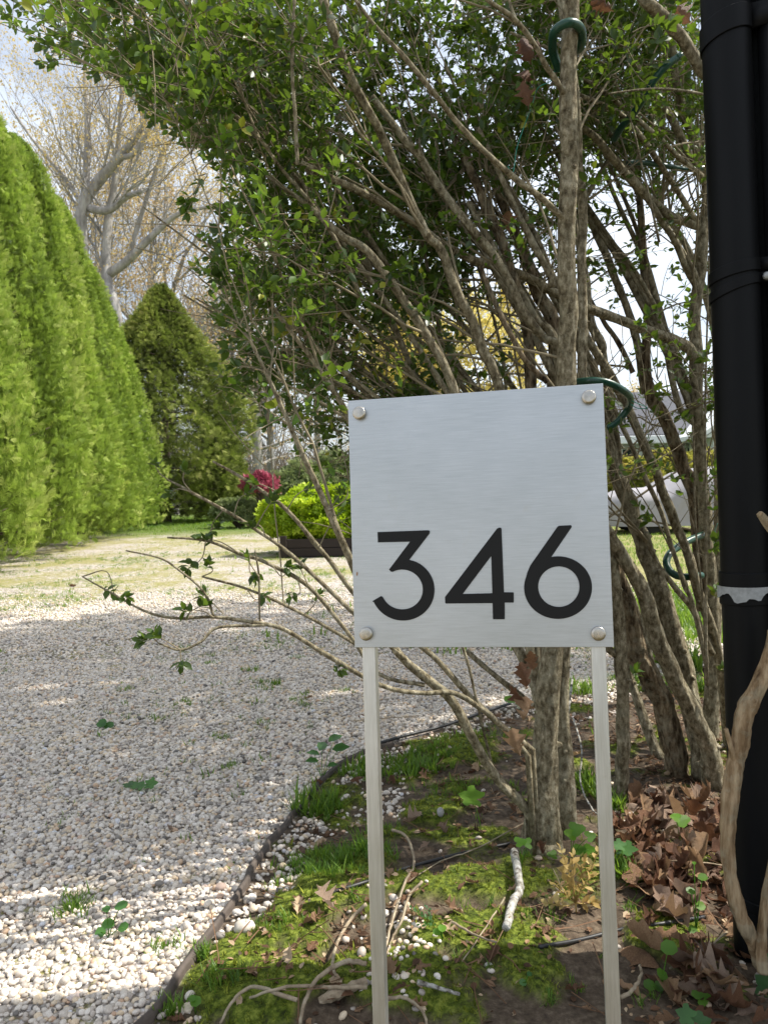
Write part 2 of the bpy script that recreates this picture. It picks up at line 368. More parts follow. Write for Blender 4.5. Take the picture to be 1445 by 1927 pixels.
def instancer(name, pts, rot, scl, coll, mat=None):
    me = bpy.data.meshes.new(name); me.vertices.add(len(pts)); me.vertices.foreach_set('co', np.asarray(pts, np.float32).ravel())
    a = me.attributes.new('rot', 'FLOAT_VECTOR', 'POINT'); a.data.foreach_set('vector', np.asarray(rot, np.float32).ravel())
    a = me.attributes.new('scl', 'FLOAT_VECTOR', 'POINT'); a.data.foreach_set('vector', np.asarray(scl, np.float32).ravel())
    o = bpy.data.objects.new(name, me); scene.collection.objects.link(o)
    g = bpy.data.node_groups.new(name, 'GeometryNodeTree')
    g.interface.new_socket('Geometry', in_out='INPUT', socket_type='NodeSocketGeometry'); g.interface.new_socket('Geometry', in_out='OUTPUT', socket_type='NodeSocketGeometry')
    n = g.nodes; gi = n.new('NodeGroupInput'); go = n.new('NodeGroupOutput')
    ip = n.new('GeometryNodeInstanceOnPoints'); ci = n.new('GeometryNodeCollectionInfo'); ci.inputs['Collection'].default_value = coll
    ci.inputs['Separate Children'].default_value = True; ci.inputs['Reset Children'].default_value = True
    ip.inputs['Pick Instance'].default_value = True
    ar = n.new('GeometryNodeInputNamedAttribute'); ar.data_type = 'FLOAT_VECTOR'; ar.inputs[0].default_value = 'rot'
    asx = n.new('GeometryNodeInputNamedAttribute'); asx.data_type = 'FLOAT_VECTOR'; asx.inputs[0].default_value = 'scl'
    er = n.new('FunctionNodeEulerToRotation'); L = g.links
    L.new(gi.outputs[0], ip.inputs['Points']); L.new(ci.outputs[0], ip.inputs['Instance']); L.new(ar.outputs[0], er.inputs[0])
    L.new(er.outputs[0], ip.inputs['Rotation']); L.new(asx.outputs[0], ip.inputs['Scale']); L.new(ip.outputs[0], go.inputs[0])
    md = o.modifiers.new('scatter', 'NODES'); md.node_group = g
    return o
def sample_ground(n, y0, y1, pxa=-40, pxb=1480, py_max=1990):
    """points spread evenly over the part of the ground the photo sees"""
    P = []
    while sum(map(len, P)) < n:
        y = rng.uniform(y0, y1, n * 3); x = rng.uniform((pxa - CX) / FPX * y1, (pxb - CX) / FPX * y1, n * 3)
        q = proj(np.stack([x, y, 0 * x], -1)); k = (q[:, 0] > pxa) & (q[:, 0] < pxb) & (q[:, 1] < py_max)
        P.append(np.stack([x[k], y[k]], -1))
    return np.concatenate(P)[:n]
# driveway pebbles in three belts, then spilled ones in the bed
PP = []; SS = []
for y0, y1, n, s in ((1.2, 2.6, 31000, .0063), (2.6, 4.6, 76000, .0068), (4.6, 8.0, 120000, .0080)):
    p = sample_ground(n, y0, y1); ed = edge_dist(p[:, 0], p[:, 1]); p = p[ed < -0.015]
    if y0 >= 4.6:
        k = rng.random(len(p)) < np.clip((8.3 - p[:, 1]) / 3.4, 0, 1) * np.clip(1.7 - 2.2 * fbm(p[:, 0] * .9, p[:, 1] * .9, 4, 61), 0.1, 1); p = p[k]
    PP.append(p); SS.append(s * np.exp(rng.normal(0, 0.27, len(p))))
p = sample_ground(60000, 1.2, 4.3); ed = edge_dist(p[:, 0], p[:, 1])
cl = fbm(p[:, 0] * 4, p[:, 1] * 4, 3, 9) + np.where(ed < 0.13, .40, 0) * (1 - moss_amt(p[:, 0], p[:, 1]))
k = (ed > 0.015) & (rng.random(len(p)) < np.clip((cl - 0.615) * 1.8, 0.002, .85)); p = p[k]; PP.append(p); SS.append(.0068 * np.exp(rng.normal(0, 0.3, len(p))))
P = np.concatenate(PP); S = np.minimum(np.concatenate(SS), .0125)
Z = gh(P[:, 0], P[:, 1]) + S * rng.uniform(0.0, 0.7, len(S)) - np.where(edge_dist(P[:, 0], P[:, 1]) > .12, .35 * S, 0)
R = np.stack([rng.normal(0, .35, len(S)), rng.normal(0, .35, len(S)), rng.uniform(0, 6.28, len(S))], -1)
o = instancer('gravel', np.c_[P, Z], R, np.stack([S] * 3, -1), lib); tag(o, 'white and tan rounded gravel spread over the driveway', 'gravel', kind='stuff')

def big_stone(px, py, w, label, col, sq=(1, .8, .62)):
    v, f = ico(1, 3); i = px
    v = v * (1 + .25 * (fbm(v[:, 0] + i, v[:, 1] + v[:, 2], 3, i) - .5))[:, None] * np.array(sq)
    p = gpt(px, py); dep = proj(p)[2]; s = w * dep / FPX / 2; a = rng.uniform(-.4, .4)
    v = v @ np.array([[math.cos(a), math.sin(a), 0], [-math.sin(a), math.cos(a), 0], [0, 0, 1]]) * s
    mb = MB(); mb.add(v, f); loc = p + np.array([0, 0, s * .35])
    o = mb.build('stone', flat_mat('stone', col, .7, var=.25, scale=60)); o.location = loc; return tag(o, label, 'stone')
big_stone(460, 1752, 42, 'pale oval cobble beside the brown edging, largest stone in the bed', (.5, .45, .38))
big_stone(415, 1674, 24, 'pinkish stone resting against the driveway side of the brown edging', (.36, .27, .22))
big_stone(441, 1678, 20, 'dark grey stone touching the brown edging', (.12, .115, .115))
big_stone(829, 1532, 18, 'grey upright pebble standing in the bed between the two sign stakes', (.33, .32, .31), (.75, .7, 1))
big_stone(919, 1820, 16, 'pale pebble on the moss near the bottom between the stakes', (.45, .43, .38))
big_stone(1013, 1618, 15, 'tan pebble beside the mossy stick and the shrub foot', (.45, .36, .27))
big_stone(780, 1744, 15, 'round white pebble on the moss to the right of the left stake', (.6, .58, .55))

BLADE_T = (np.array([[-.05, 0, 0], [.05, 0, 0], [.045, .5, .03], [-.045, .5, .03], [0.0, 1, .22]]), np.array([[3, 2, 4]]), np.array([[0, 1, 2, 3]]))
def blades(mb, P, Zs, S, n, spread, lean, rndlo=0, rndhi=1, wid=1.0):
    k = len(P); P = np.repeat(P, n, 0); Zs = np.repeat(Zs, n); S = np.repeat(S, n) * rng.uniform(.5, 1.15, k * n)
    a = rng.uniform(0, 6.28, k * n); o = np.c_[P + rng.normal(0, spread, (k * n, 2)), Zs]
    l = np.abs(rng.normal(0, lean, k * n)); Y = nrm(np.stack([np.cos(a) * l, np.sin(a) * l, np.ones(k * n)], -1))
    Zx = nrm(np.cross(Y, np.stack([-np.sin(a), np.cos(a), 0 * a], -1))) * -1; X = np.cross(Y, Zx) * wid
    mb.scatter(BLADE_T, o, X, Y, -Zx if False else np.stack([np.cos(a), np.sin(a), 0 * a], -1), S, rng.uniform(rndlo, rndhi, k * n))
GRASS = leaf_mat('grass', [(0, (.035, .085, .015)), (.5, (.075, .16, .02)), (.85, (.14, .22, .03)), (1, (.3, .27, .1))], .35, (.35, .55, .05), .5, .3, 6)
MOSSM = leaf_mat('moss', [(0, (.03, .045, .006)), (.5, (.11, .14, .016)), (1, (.30, .33, .05))], .25, (.34, .40, .04), .8, .1, 25)
mb = MB()
p = sample_ground(110000, 1.25, 4.0, 200, 1445); ed = edge_dist(p[:, 0], p[:, 1]); ma = moss_amt(p[:, 0], p[:, 1])
p = p[(ed > 0.01) & (rng.random(len(p)) < ma * np.clip(.2 + 1.3 * (fbm(p[:, 0] * 30, p[:, 1] * 30, 2, 71)), .1, 1))]
blades(mb, p, gh(p[:, 0], p[:, 1]) - .002, .0070 * np.exp(rng.normal(0, .4, len(p))), 5, .002, .9, 0, 1, 1.7)
o = mb.build('moss', MOSSM, smooth=False); tag(o, 'bright yellow green moss cushions on the bed soil', 'moss', kind='stuff')
mb = MB()
def patch(px, py, rx, ry, n, s, bl=7):
    c = gp(px, py)[:2]; a = abs(gp(px + rx, py)[0] - c[0]); b2 = abs(gp(px, py - ry)[1] - gp(px, py + ry)[1]) / 2
    t = rng.uniform(0, 6.28, n); r = np.sqrt(rng.random(n)) * (.7 + .5 * vnoise(t * 1.4, t * 0 + px, 4))
    p = c + np.stack([np.cos(t) * r * a, np.sin(t) * r * b2], -1)
    blades(mb, p, gh(p[:, 0], p[:, 1]) - .003, s * np.exp(rng.normal(0, .25, n)), bl, .006, .55, 0, .85)
for q in ((600, 1515, 50, 20, 60, .055), (740, 1445, 110, 22, 150, .042), (800, 1425, 60, 15, 60, .04), (640, 1610, 60, 25, 80, .035), (700, 1600, 50, 18, 40, .035), (560, 1640, 50, 25, 30, .03),
          (380, 1805, 25, 12, 26, .03), (320, 1905, 25, 14, 20, .03), (1180, 1640, 20, 30, 26, .05), (1110, 1480, 30, 20, 40, .05), (1280, 1260, 45, 12, 60, .10), (1200, 1290, 60, 14, 60, .06),
          (1070, 1300, 70, 14, 70, .06), (1300, 1300, 40, 10, 40, .08), (900, 1390, 90, 10, 50, .03), (630, 1640, 80, 30, 90, .03), (840, 1480, 70, 15, 40, .03), (720, 1560, 40, 15, 30, .025), (500, 1760, 50, 20, 30, .02), (420, 1860, 50, 20, 24, .025), (1160, 1510, 20, 10, 20, .05)):
    patch(*q)
for i in range(70):
    px = rng.uniform(420, 1350); py = rng.uniform(1330, 1900); g_ = gp(px, py)
    if edge_dist(g_[:1], g_[1:2])[0] > .03: patch(px, py, 12, 7, int(rng.integers(3, 9)), rng.uniform(.012, .03), 5)
# little tufts through the gravel
p = sample_ground(30000, 2.0, 13.0); ed = edge_dist(p[:, 0], p[:, 1])
w = fbm(p[:, 0] * 1.6, p[:, 1] * 1.6, 3, 17); k = (ed < -0.02) & (rng.random(len(p)) < np.clip((w - .47) * 2.6, 0, .6) * np.clip((p[:, 1] - 1.6) / 3, .02, 1)); p = p[k]
blades(mb, p, gh(p[:, 0], p[:, 1]), .022 * np.exp(rng.normal(0, .3, len(p))), 10, .016, .8, .1, .9, 1.2)
for (x, y, s) in ((560, 1320, .03), (415, 1385, .03), (470, 1265, .04), (490, 1285, .03), (350, 1325, .03), (300, 1355, .03), (395, 1250, .03), (560, 1240, .03), (650, 1300, .03), (240, 1300, .03), (130, 1720, .04), (145, 1700, .04), (440, 1440, .03), (300, 1790, .03), (470, 1320, .02), (340, 1345, .02), (570, 1330, .03), (520, 1290, .04)):
    c = gp(x, y)[:2]; blades(mb, c[None] + rng.normal(0, .02, (9, 2)), gh(np.full(9, c[0]), np.full(9, c[1])), np.full(9, s), 7, .008, .6, .2, .8)
# lawn and thin grass beyond the gravel pebbles
p = sample_ground(7000, 6.5, 26.0); w = fbm(p[:, 0] * .9, p[:, 1] * .7, 4, 23); k = rng.random(len(p)) < np.clip((w - .42) * 3, 0, .9); p = p[k]
blades(mb, p, np.zeros(len(p)) - .004, .03 * np.exp(rng.normal(0, .3, len(p))), 5, .05, .9, .55, 1, 2.2)
for cx_, cy_, n, sx, sy, s in ((-7, 26, 6000, 5, 3, .09), (6.5, 12, 7000, 3, 4, .06), (2.2, 5.6, 2500, .9, .7, .09)):
    p = np.stack([rng.normal(cx_, sx, n), rng.normal(cy_, sy, n)], -1); p = p[p[:, 1] > 4.6]; blades(mb, p, np.zeros(len(p)), np.full(len(p), s), 5, .05, .6, .2, .9, 1.4)
o = mb.build('grass', GRASS, smooth=False); tag(o, 'thin green grass tufts in the gravel and the bed', 'grass', kind='stuff')

# edging strip and drip hoses
PLAST = flat_mat('worn_plastic', (.075, .058, .047), .75, var=.4, scale=40, bs=.4, bd=.003)
BLACKP = flat_mat('black_plastic', (.018, .018, .018), .5, var=.3, scale=60)
mb = MB(); k0 = 6; es = EDGE_S[k0:k0 + 42]; n = len(es); t = nrm(np.gradient(es, axis=0)); nn = np.stack([t[:, 1], -t[:, 0]], -1)
es = es + nn * (vnoise(np.arange(n) * .8, np.zeros(n), 3)[:, None] - .5) * .012
hz = gh(es[:, 0], es[:, 1]); wd = .0055 + .003 * vnoise(np.arange(n) * .5, np.zeros(n), 8); top = hz + .012 + .006 * vnoise(np.arange(n) * .7, np.ones(n), 6)
ring = np.stack([np.c_[es - nn * wd[:, None], hz - .05], np.c_[es - nn * wd[:, None], top], np.c_[es + nn * wd[:, None] * 0.2, top + .006], np.c_[es + nn * wd[:, None], top - .002], np.c_[es + nn * wd[:, None], hz - .05]], 1)
i = np.arange(n - 1)[:, None] * 5; j = np.arange(4)[None]
mb.add(ring.reshape(-1, 3), None, np.stack([i + j, i + 5 + j, i + 6 + j, i + 1 + j], -1).reshape(-1, 4))
tag(mb.build('garden_edging', PLAST), 'worn brown plastic edging strip between gravel and bed', 'edging')
def ground_tube(name, px, rad, mat, label, cat, k=7, up=0.0, rough=0, per=8, group=None, taper=1.0, wob=0.0):
    P = smooth_path([gpt(*q[:2], up) + np.array([0, 0, q[2] if len(q) > 2 else 0]) for q in px], per); P[:, 2] += rad * .6
    if wob: P += (rng.random(P.shape) - .5) * wob
    mb = MB(); mb.tube(P, np.linspace(rad, rad * taper, len(P)), k, rough=rough); return tag(mb.build(name, mat), label, cat, group)
ground_tube('drip_hose', [(618, 1684), (690, 1662), (780, 1632), (870, 1608), (960, 1590)], .0045, BLACKP, 'black drip hose running from the left stake to the shrub foot', 'hose', 8)
ground_tube('drip_hose', [(1015, 1785), (1090, 1772), (1170, 1752), (1240, 1742), (1330, 1728)], .0045, BLACKP, 'black drip hose passing behind the right stake towards the gate post', 'hose', 8)
ground_tube('drip_hose', [(700, 1410, .01), (760, 1393, .012), (830, 1375, .012), (900, 1350, .01), (960, 1330, .01)], .007, BLACKP, 'black hose lying along the far edge of the gravel', 'hose', 8)
# ------------------------------------------------------------------ sign 346
from mathutils.geometry import tessellate_polygon
RS = Matrix(((0.9787, 0.2050, -0.0098), (-0.2038, 0.9764, 0.0708), (0.0241, -0.0673, 0.9974)))
RS = RS.to_quaternion().to_matrix(); PC = np.array([0.1269, 1.0673, 0.9557]); RSn = np.array(RS)
def plate_uv(px, py):
    d = ray(px, py); n = RSn[:, 1]; t = ((PC - CAMP) @ n) / (d @ n); q = CAMP + d * t - PC
    return q @ RSn[:, 0], q @ RSn[:, 2]
def alu(name, col, rough, sc, aniso=0.0):
    m, nt, b, out = newmat(name); tc = nt.nodes.new('ShaderNodeTexCoord').outputs['Object']
    n1 = noise(nt, 60, 6, .7, tc, sc); n2 = noise(nt, 5, 4, .6, tc)
    c = mixc(nt, 1.0, col, ramp(nt, n1, [(.25, (.82,) * 3), (.75, (1.12,) * 3)]), 'MULTIPLY')
    c = mixc(nt, 0.6, c, ramp(nt, n2, [(.3, (.80, .81, .79)), (.7, (1.05,) * 3)]), 'MULTIPLY')
    n4 = noise(nt, 23, 6, .75, tc); c = mixc(nt, ramp(nt, n4, [(.60, (0, 0, 0)), (.78, (.35,) * 3)]), c, (.42, .40, .34))
    nt.links.new(c, b.inputs['Base Color']); b.inputs['Metallic'].default_value = 1
    nt.links.new(ramp(nt, n1, [(.2, (rough - .1,) * 3), (.8, (rough + .1,) * 3)]), b.inputs['Roughness'])
    if aniso: b.inputs['Anisotropic'].default_value = aniso
    bump(nt, b, n1, .12, .0006); return m
ALU = alu('brushed_aluminium', (.50, .52, .535), .42, (.35, 1, 9)); ALU2 = alu('stake_aluminium', (.66, .66, .64), .45, (6, 6, .25))
sign = thing('house_number_sign', tuple(PC), 'square brushed aluminium sign reading 346 on two square metal stakes', 'sign')
sign.rotation_euler = RS.to_euler()
def local(o):
    o.parent = sign; o.matrix_parent_inverse = Matrix(); return o
mb = MB(); mb.box((0, .0015, 0), (.356, .003, .355)); local(mb.build('number_plate', ALU, bevel=.0006))
for x in (-.159, .158):
    mb = MB(); mb.box((x, .0145, -.42), (.019, .019, 1.18)); local(mb.build('stake', ALU2, bevel=.0012))
BOLTM, nt, b, out = newmat('spun_steel'); b.inputs['Metallic'].default_value = 1; b.inputs['Base Color'].default_value = (.44, .41, .36, 1); b.inputs['Roughness'].default_value = .25; b.inputs['Anisotropic'].default_value = .85
tg = nt.nodes.new('ShaderNodeTangent'); tg.direction_type = 'RADIAL'; tg.axis = 'Z'; nt.links.new(tg.outputs[0], b.inputs['Tangent'])
for bx, by in ((77, 165), (1296, 80), (114, 1338), (1347, 1337)):
    u, w = plate_uv(650 + bx / 2.833, 720 + by / 2.833)
    prof = [(.0, 0), (.0092, 0), (.0095, .0004), (.0095, .0062), (.0088, .0072), (.006, .0076), (.0, .0077)]
    k = 40; mb = MB(); th = np.arange(k) * 2 * math.pi / k
    v = np.array([[r * math.cos(t), r * math.sin(t), z] for r, z in prof[1:-1] for t in th]); v = np.vstack([v, [[0, 0, .0077]]])
    q = [(i * k + j, i * k + (j + 1) % k, (i + 1) * k + (j + 1) % k, (i + 1) * k + j) for i in range(len(prof) - 3) for j in range(k)]
    tr = [((len(prof) - 3) * k + j, (len(prof) - 3) * k + (j + 1) % k, len(v) - 1) for j in range(k)]
    mb.add(v, tr, q); o = mb.build('bolt', BOLTM); local(o); o.location = (u, -.0002, w); o.rotation_euler = (math.pi / 2, 0, 0)
INK = flat_mat('black_vinyl', (.006, .006, .006), .5, spec=.25, var=.1, scale=30, bs=.05)
def arc(cx_, cy_, rx, ry, a0, a1, n=40, rx2=None, ry2=None):
    rx2 = rx2 or rx; ry2 = ry2 or ry
    return [(cx_ + (rx + (rx2 - rx) * t) * math.cos(math.radians(a0 + (a1 - a0) * t)), cy_ + (ry + (ry2 - ry) * t) * math.sin(math.radians(a0 + (a1 - a0) * t))) for t in np.linspace(0, 1, n)]
D3 = [[(172, 797), (440, 787), (448, 789), (450, 796), (447, 806), (340, 945)] + arc(310, 1103, 161, 161, -76, 157, 50, 172, 168) + [(147, 1170), (146, 1164), (190, 1138), (196, 1141)] + arc(303, 1103, 112, 106, 155, -118, 50, 108, 106) + [(243, 1008), (233, 997), (345, 848), (174, 852)]]
D4 = [[(820, 773), (829, 774), (832, 780), (845, 1118), (895, 1118), (897, 1122), (897, 1170), (895, 1173), (849, 1173), (849, 1260), (846, 1262), (788, 1262), (786, 1259), (784, 1176), (536, 1178), (532, 1175), (531, 1143), (808, 778)], [(777, 925), (783, 1123), (625, 1127)]]
D6 = [[(1138, 763), (1200, 760), (1206, 764), (1204, 773), (1097, 930)] + arc(1133, 1093, 181, 167, -100, 200, 70) + [(968, 1015), (985, 975), (1130, 768)], arc(1137, 1088, 110, 108, 0, 352, 45)]
for D in (D3, D4, D6):
    loops = [[Vector((*plate_uv(650 + x / 2.833, 720 + y / 2.833), 0)) for x, y in L] for L in D]
    tri = tessellate_polygon(loops); P = [p for L in loops for p in L]; n = len(P)
    v = np.array([[p.x, -.0016, p.y] for p in P] + [[p.x, -.0001, p.y] for p in P])
    q = []; s0 = 0
    for L in loops:
        m_ = len(L); q += [(s0 + i, s0 + (i + 1) % m_, n + s0 + (i + 1) % m_, n + s0 + i) for i in range(m_)]; s0 += m_
    mb = MB(); mb.add(v, [tuple(t) for t in tri], q); o = mb.build('digit', INK, smooth=False); local(o)
# the small rust fleck on the plate
u, w = plate_uv(672, 1080); th = np.linspace(0, 6.28, 9)[:-1]
mb = MB(); mb.add(np.c_[u + .0013 * np.cos(th) * (1 + .3 * np.sin(2 * th)), np.full(8, -.0004), w + .003 * np.sin(th)], [(0, i, i + 1) for i in range(1, 7)])
local(mb.build('rust_fleck', flat_mat('rust', (.30, .17, .09), .9)))

# ------------------------------------------------------------------ gate post with clamps
PB = flat_mat('black_paint', (.0032, .0035, .004), .5, spec=.13, var=.5, scale=30, bs=.25, bd=.0015, stretch=(1, 1, .12))
pb0 = gpt(1428, 1795); pt0 = at(1364, 0, proj(pb0)[2]); ax = nrm(pt0 - pb0); top = pt0 + ax * .45; PR = .0495
post = thing('gate_post', tuple(pb0), 'thick black steel gate post with clamps at the right edge', 'post')
mb = MB(); mb.tube([pb0 - ax * .06, pb0, pt0, top], PR, 40, caps=True); mb.build('post_tube', PB, post)
mb = MB(); mb.tube([top, top + ax * .01, top + ax * .035, top + ax * .05], [PR + .006, PR + .006, PR * .7, .004], 32); mb.build('post_cap', PB, post)
toc = nrm(CAMP - pb0); toc[2] = 0; toc = nrm(toc); sdx = nrm(np.cross(toc, ax)) * -1
if sdx[0] < 0: sdx = -sdx
def on_axis(py):
    lo, hi = 0.0, 3.0
    for _ in range(40):
        m_ = (lo + hi) / 2; 
        if proj(pb0 + ax * m_)[1] > py: lo = m_
        else: hi = m_
    return pb0 + ax * lo
def clamp(py, h, tilt=0.0, bolt=True):
    c = on_axis(py); k = 40; th = np.arange(k + 1) / k * 2 * math.pi; r0, r1 = PR + .0005, PR + .004
    mb = MB(); ct = [(r0, -h / 2), (r1 - .0008, -h / 2), (r1, -h / 2 + .0012), (r1, h / 2 - .0012), (r1 - .0008, h / 2), (r0, h / 2)]; m_ = k + 1
    for (ra, za), (rb, zb) in zip(ct[:-1], ct[1:]):
        vs = [c + (math.cos(t) * sdx + math.sin(t) * toc) * r + ax * (z + tilt * math.cos(t) * r) for r, z in ((ra, za), (rb, zb)) for t in th]
        mb.add(vs, None, [(j, j + 1, m_ + j + 1, m_ + j) for j in range(k)])
    
    e = c + sdx * (PR + .022) + toc * .012 + ax * tilt * PR; mb.box(e, (.05, .012, h), sdx, toc, ax)
    cl = mb.build('clamp', PB, post, smooth=True)
    if bolt:
        mb = MB(); p = c + sdx * (PR + .012) + toc * .018 + ax * tilt * PR; mb.tube([p, p + toc * .006, p + toc * .009], [.0085, .0085, .005], 12)
        mb.build('carriage_bolt', flat_mat('dull_zinc', (.30, .31, .31), .6, .7), cl)
    return cl
clamp(515, .026, .18, False); clamp(545, .022, .30); clamp(1088, .030, .0, False); clamp(1122, .028, .02); clamp(60, .05, .25, False); clamp(1690, .02, -.2, False)
# torn strip of pale tape on the lower clamp
c = on_axis(1108); k = 26; th = np.linspace(-2.6, -.05, k); low = .003 + .030 * np.clip(vnoise(np.arange(k) * .37, np.zeros(k), 15) - .15, 0, 1) + .003 * vnoise(np.arange(k) * 2.1, np.zeros(k), 6)
vs = []
for j, t in enumerate(th):
    t2 = t + math.pi * 1.0; a = math.cos(t2) * sdx + math.sin(t2) * toc
    vs += [c + a * (PR + .0075) + ax * .009, c + a * (PR + .0078) - ax * low[j]]
mb = MB(); mb.add(vs, None, [(2 * j, 2 * j + 1, 2 * j + 3, 2 * j + 2) for j in range(k - 1)])
o = mb.build('torn_tape', flat_mat('grey_tape', (.27, .28, .28), .7, var=.3, scale=90), post); o['label'] = 'torn pale grey tape'
# gate leaf beside the post
gc = pb0 + sdx * (PR + .034) + toc * -.01; gate = thing('chain_link_gate', tuple(gc), 'black chain link gate with dark screen cloth hung beside the black post', 'gate')
mb = MB(); mb.box(gc + sdx * .62 + ax * 1.08 - toc * .008, (1.37, .006, 2.1), sdx, toc, ax); mb.build('screen_cloth', flat_mat('screen_cloth', (.006, .007, .007), .9, spec=.1, var=.5, scale=80), gate)
mb = MB(); mb.tube([gc + ax * .08, gc + ax * 2.1], .024, 20); 
for z in (.08, 2.1, 1.1): mb.tube([gc + ax * z, gc + ax * z + sdx * 1.3], .02, 14)
mb.tube([gc + ax * .08 + sdx * 1.3, gc + ax * 2.1 + sdx * 1.3], .02, 14); mb.build('gate_frame', PB, gate)
mb = MB(); st = .05
for i in range(-42, 27):
    for s in (1, -1):
        P = []
        for j in range(0, 42):
            x = (i * st + j * st * .5) if s > 0 else (1.3 - i * st - j * st * .5); z = .1 + j * st
            if 0.0 <= x <= 1.3 and z < 2.1: P.append(gc + sdx * x + ax * z + toc * (.004 if (j % 2) else -.004) * s)
        if len(P) > 1: mb.tube(P, .0018, 4, caps=False)
mb.build('wire_mesh', PB, gate)

# ------------------------------------------------------------------ oak leaf shapes
def oak_leaf(curl, fold, twist, seed):
    """lobed oak leaf about 1 long with pointed lobes, bent and curled"""
    r = np.random.default_rng(seed); side = []
    T = [0.0, .10, .18, .27, .33, .41, .49, .56, .64, .72, .82, .90, .95, 1.0]
    Wd = [.012, .02, .17, .24, .12, .26, .38, .24, .15, .26, .12, .09, .05, 0.0]
    L = [(t, w * (1 + .3 * (r.random() - .5))) for t, w in zip(T, Wd)]; R = [(t, w * (1 + .3 * (r.random() - .5))) for t, w in zip(T, Wd)]
    v = []; n = len(T)
    for t, (tl, wl_), (tr, wr) in zip(T, L, R):
        v += [(-wl_, t + wl_ * .35, 0), (-wl_ * .5, t + wl_ * .12, 0), (0, t, 0), (wr * .5, t + wr * .12, 0), (wr, t + wr * .35, 0)]
    v = np.array(v); q = [(i * 5 + j, i * 5 + j + 1, i * 5 + j + 6, i * 5 + j + 5) for i in range(n - 1) for j in range(4)]
    x, y = v[:, 0].copy(), v[:, 1].copy(); a = curl * (y - .4)
    wv = .10 * np.sin(y * 9 + seed) * (np.abs(x) * 3) + .08 * np.cos(x * 12 + seed * 2)
    z = fold * np.abs(x) * 1.2 + wv; yy = .4 + np.where(abs(curl) > .01, np.sin(a) / (curl or 1), y - .4); z = z * np.cos(a) + np.where(abs(curl) > .01, (1 - np.cos(a)) / (curl or 1), 0)
    z = z + twist * x * (y - .3); v = np.stack([x * np.cos(fold * .9), yy, z], -1)
    return v, np.zeros((0, 3), int), np.array(q)
OAK = [oak_leaf(c, f, t, i + 1) for i, (c, f, t) in enumerate([(.9, .35, .5), (1.6, .5, -.8), (-.7, .3, .6), (2.3, .8, .9), (.4, .15, -.4), (-1.5, -.4, 1.2), (1.1, .9, .2)])]
def dead_leaf_mat(name, a, b2, c2):
    m, nt, b, out = newmat(name); oi = nt.nodes.new('ShaderNodeObjectInfo').outputs['Random']; tc = nt.nodes.new('ShaderNodeTexCoord').outputs['Object']
    f = mathn(nt, 'ADD', mathn(nt, 'MULTIPLY', oi, .55), mathn(nt, 'MULTIPLY', noise(nt, 30, 4, .6, tc), .45))
    f = mathn(nt, 'ADD', f, mathn(nt, 'MULTIPLY', mathn(nt, 'SUBTRACT', attr(nt, 'rnd'), .5), .4))
    c = ramp(nt, f, [(.2, a), (.5, b2), (.8, c2)]); nt.links.new(c, b.inputs['Base Color']); b.inputs['Roughness'].default_value = .55; b.inputs['Specular IOR Level'].default_value = .35
    t = nt.nodes.new('ShaderNodeBsdfTranslucent'); nt.links.new(c, t.inputs[0]); mx = nt.nodes.new('ShaderNodeMixShader'); mx.inputs[0].default_value = .2
    nt.links.new(b.outputs[0], mx.inputs[1]); nt.links.new(t.outputs[0], mx.inputs[2]); nt.links.new(mx.outputs[0], out.inputs[0])
    wv = noise(nt, 70, 4, .6, tc, (1, 3, 1)); bump(nt, b, wv, .9, .004); return m
DEAD = dead_leaf_mat('dead_oak_leaf', (.085, .036, .020), (.175, .082, .040), (.38, .24, .13))
PALE = dead_leaf_mat('pale_dead_leaf', (.16, .10, .07), (.30, .20, .14), (.46, .34, .25))

# ------------------------------------------------------------------ privets: hand-traced stems, then branches, twigs and leaves
BARK = bark_mat('privet_bark', [(.34, (.045, .034, .018)), (.46, (.14, .115, .07)), (.55, (.25, .215, .14)), (.66, (.46, .41, .30))], 80, (1, 1, .5), 1.0, .008, (.50, .45, .34))
BARKR = bark_mat('rough_bark', [(.36, (.020, .014, .008)), (.46, (.10, .072, .042)), (.56, (.23, .175, .108)), (.68, (.40, .34, .23))], 70, (1, 1, .28), 1.0, .015)
TWIG = flat_mat('privet_twig', (.22, .185, .12), .85, spec=.2, var=.3, scale=40)
PLEAF = leaf_mat('privet_leaf', [(0, (.016, .034, .009)), (.45, (.034, .066, .013)), (.8, (.054, .10, .016)), (.93, (.10, .21, .020)), (.98, (.14, .26, .02)), (1, (.26, .26, .03))], .30, (.24, .38, .03), .42, .38, 2.5)
D0 = 2.15; DR = 2.53
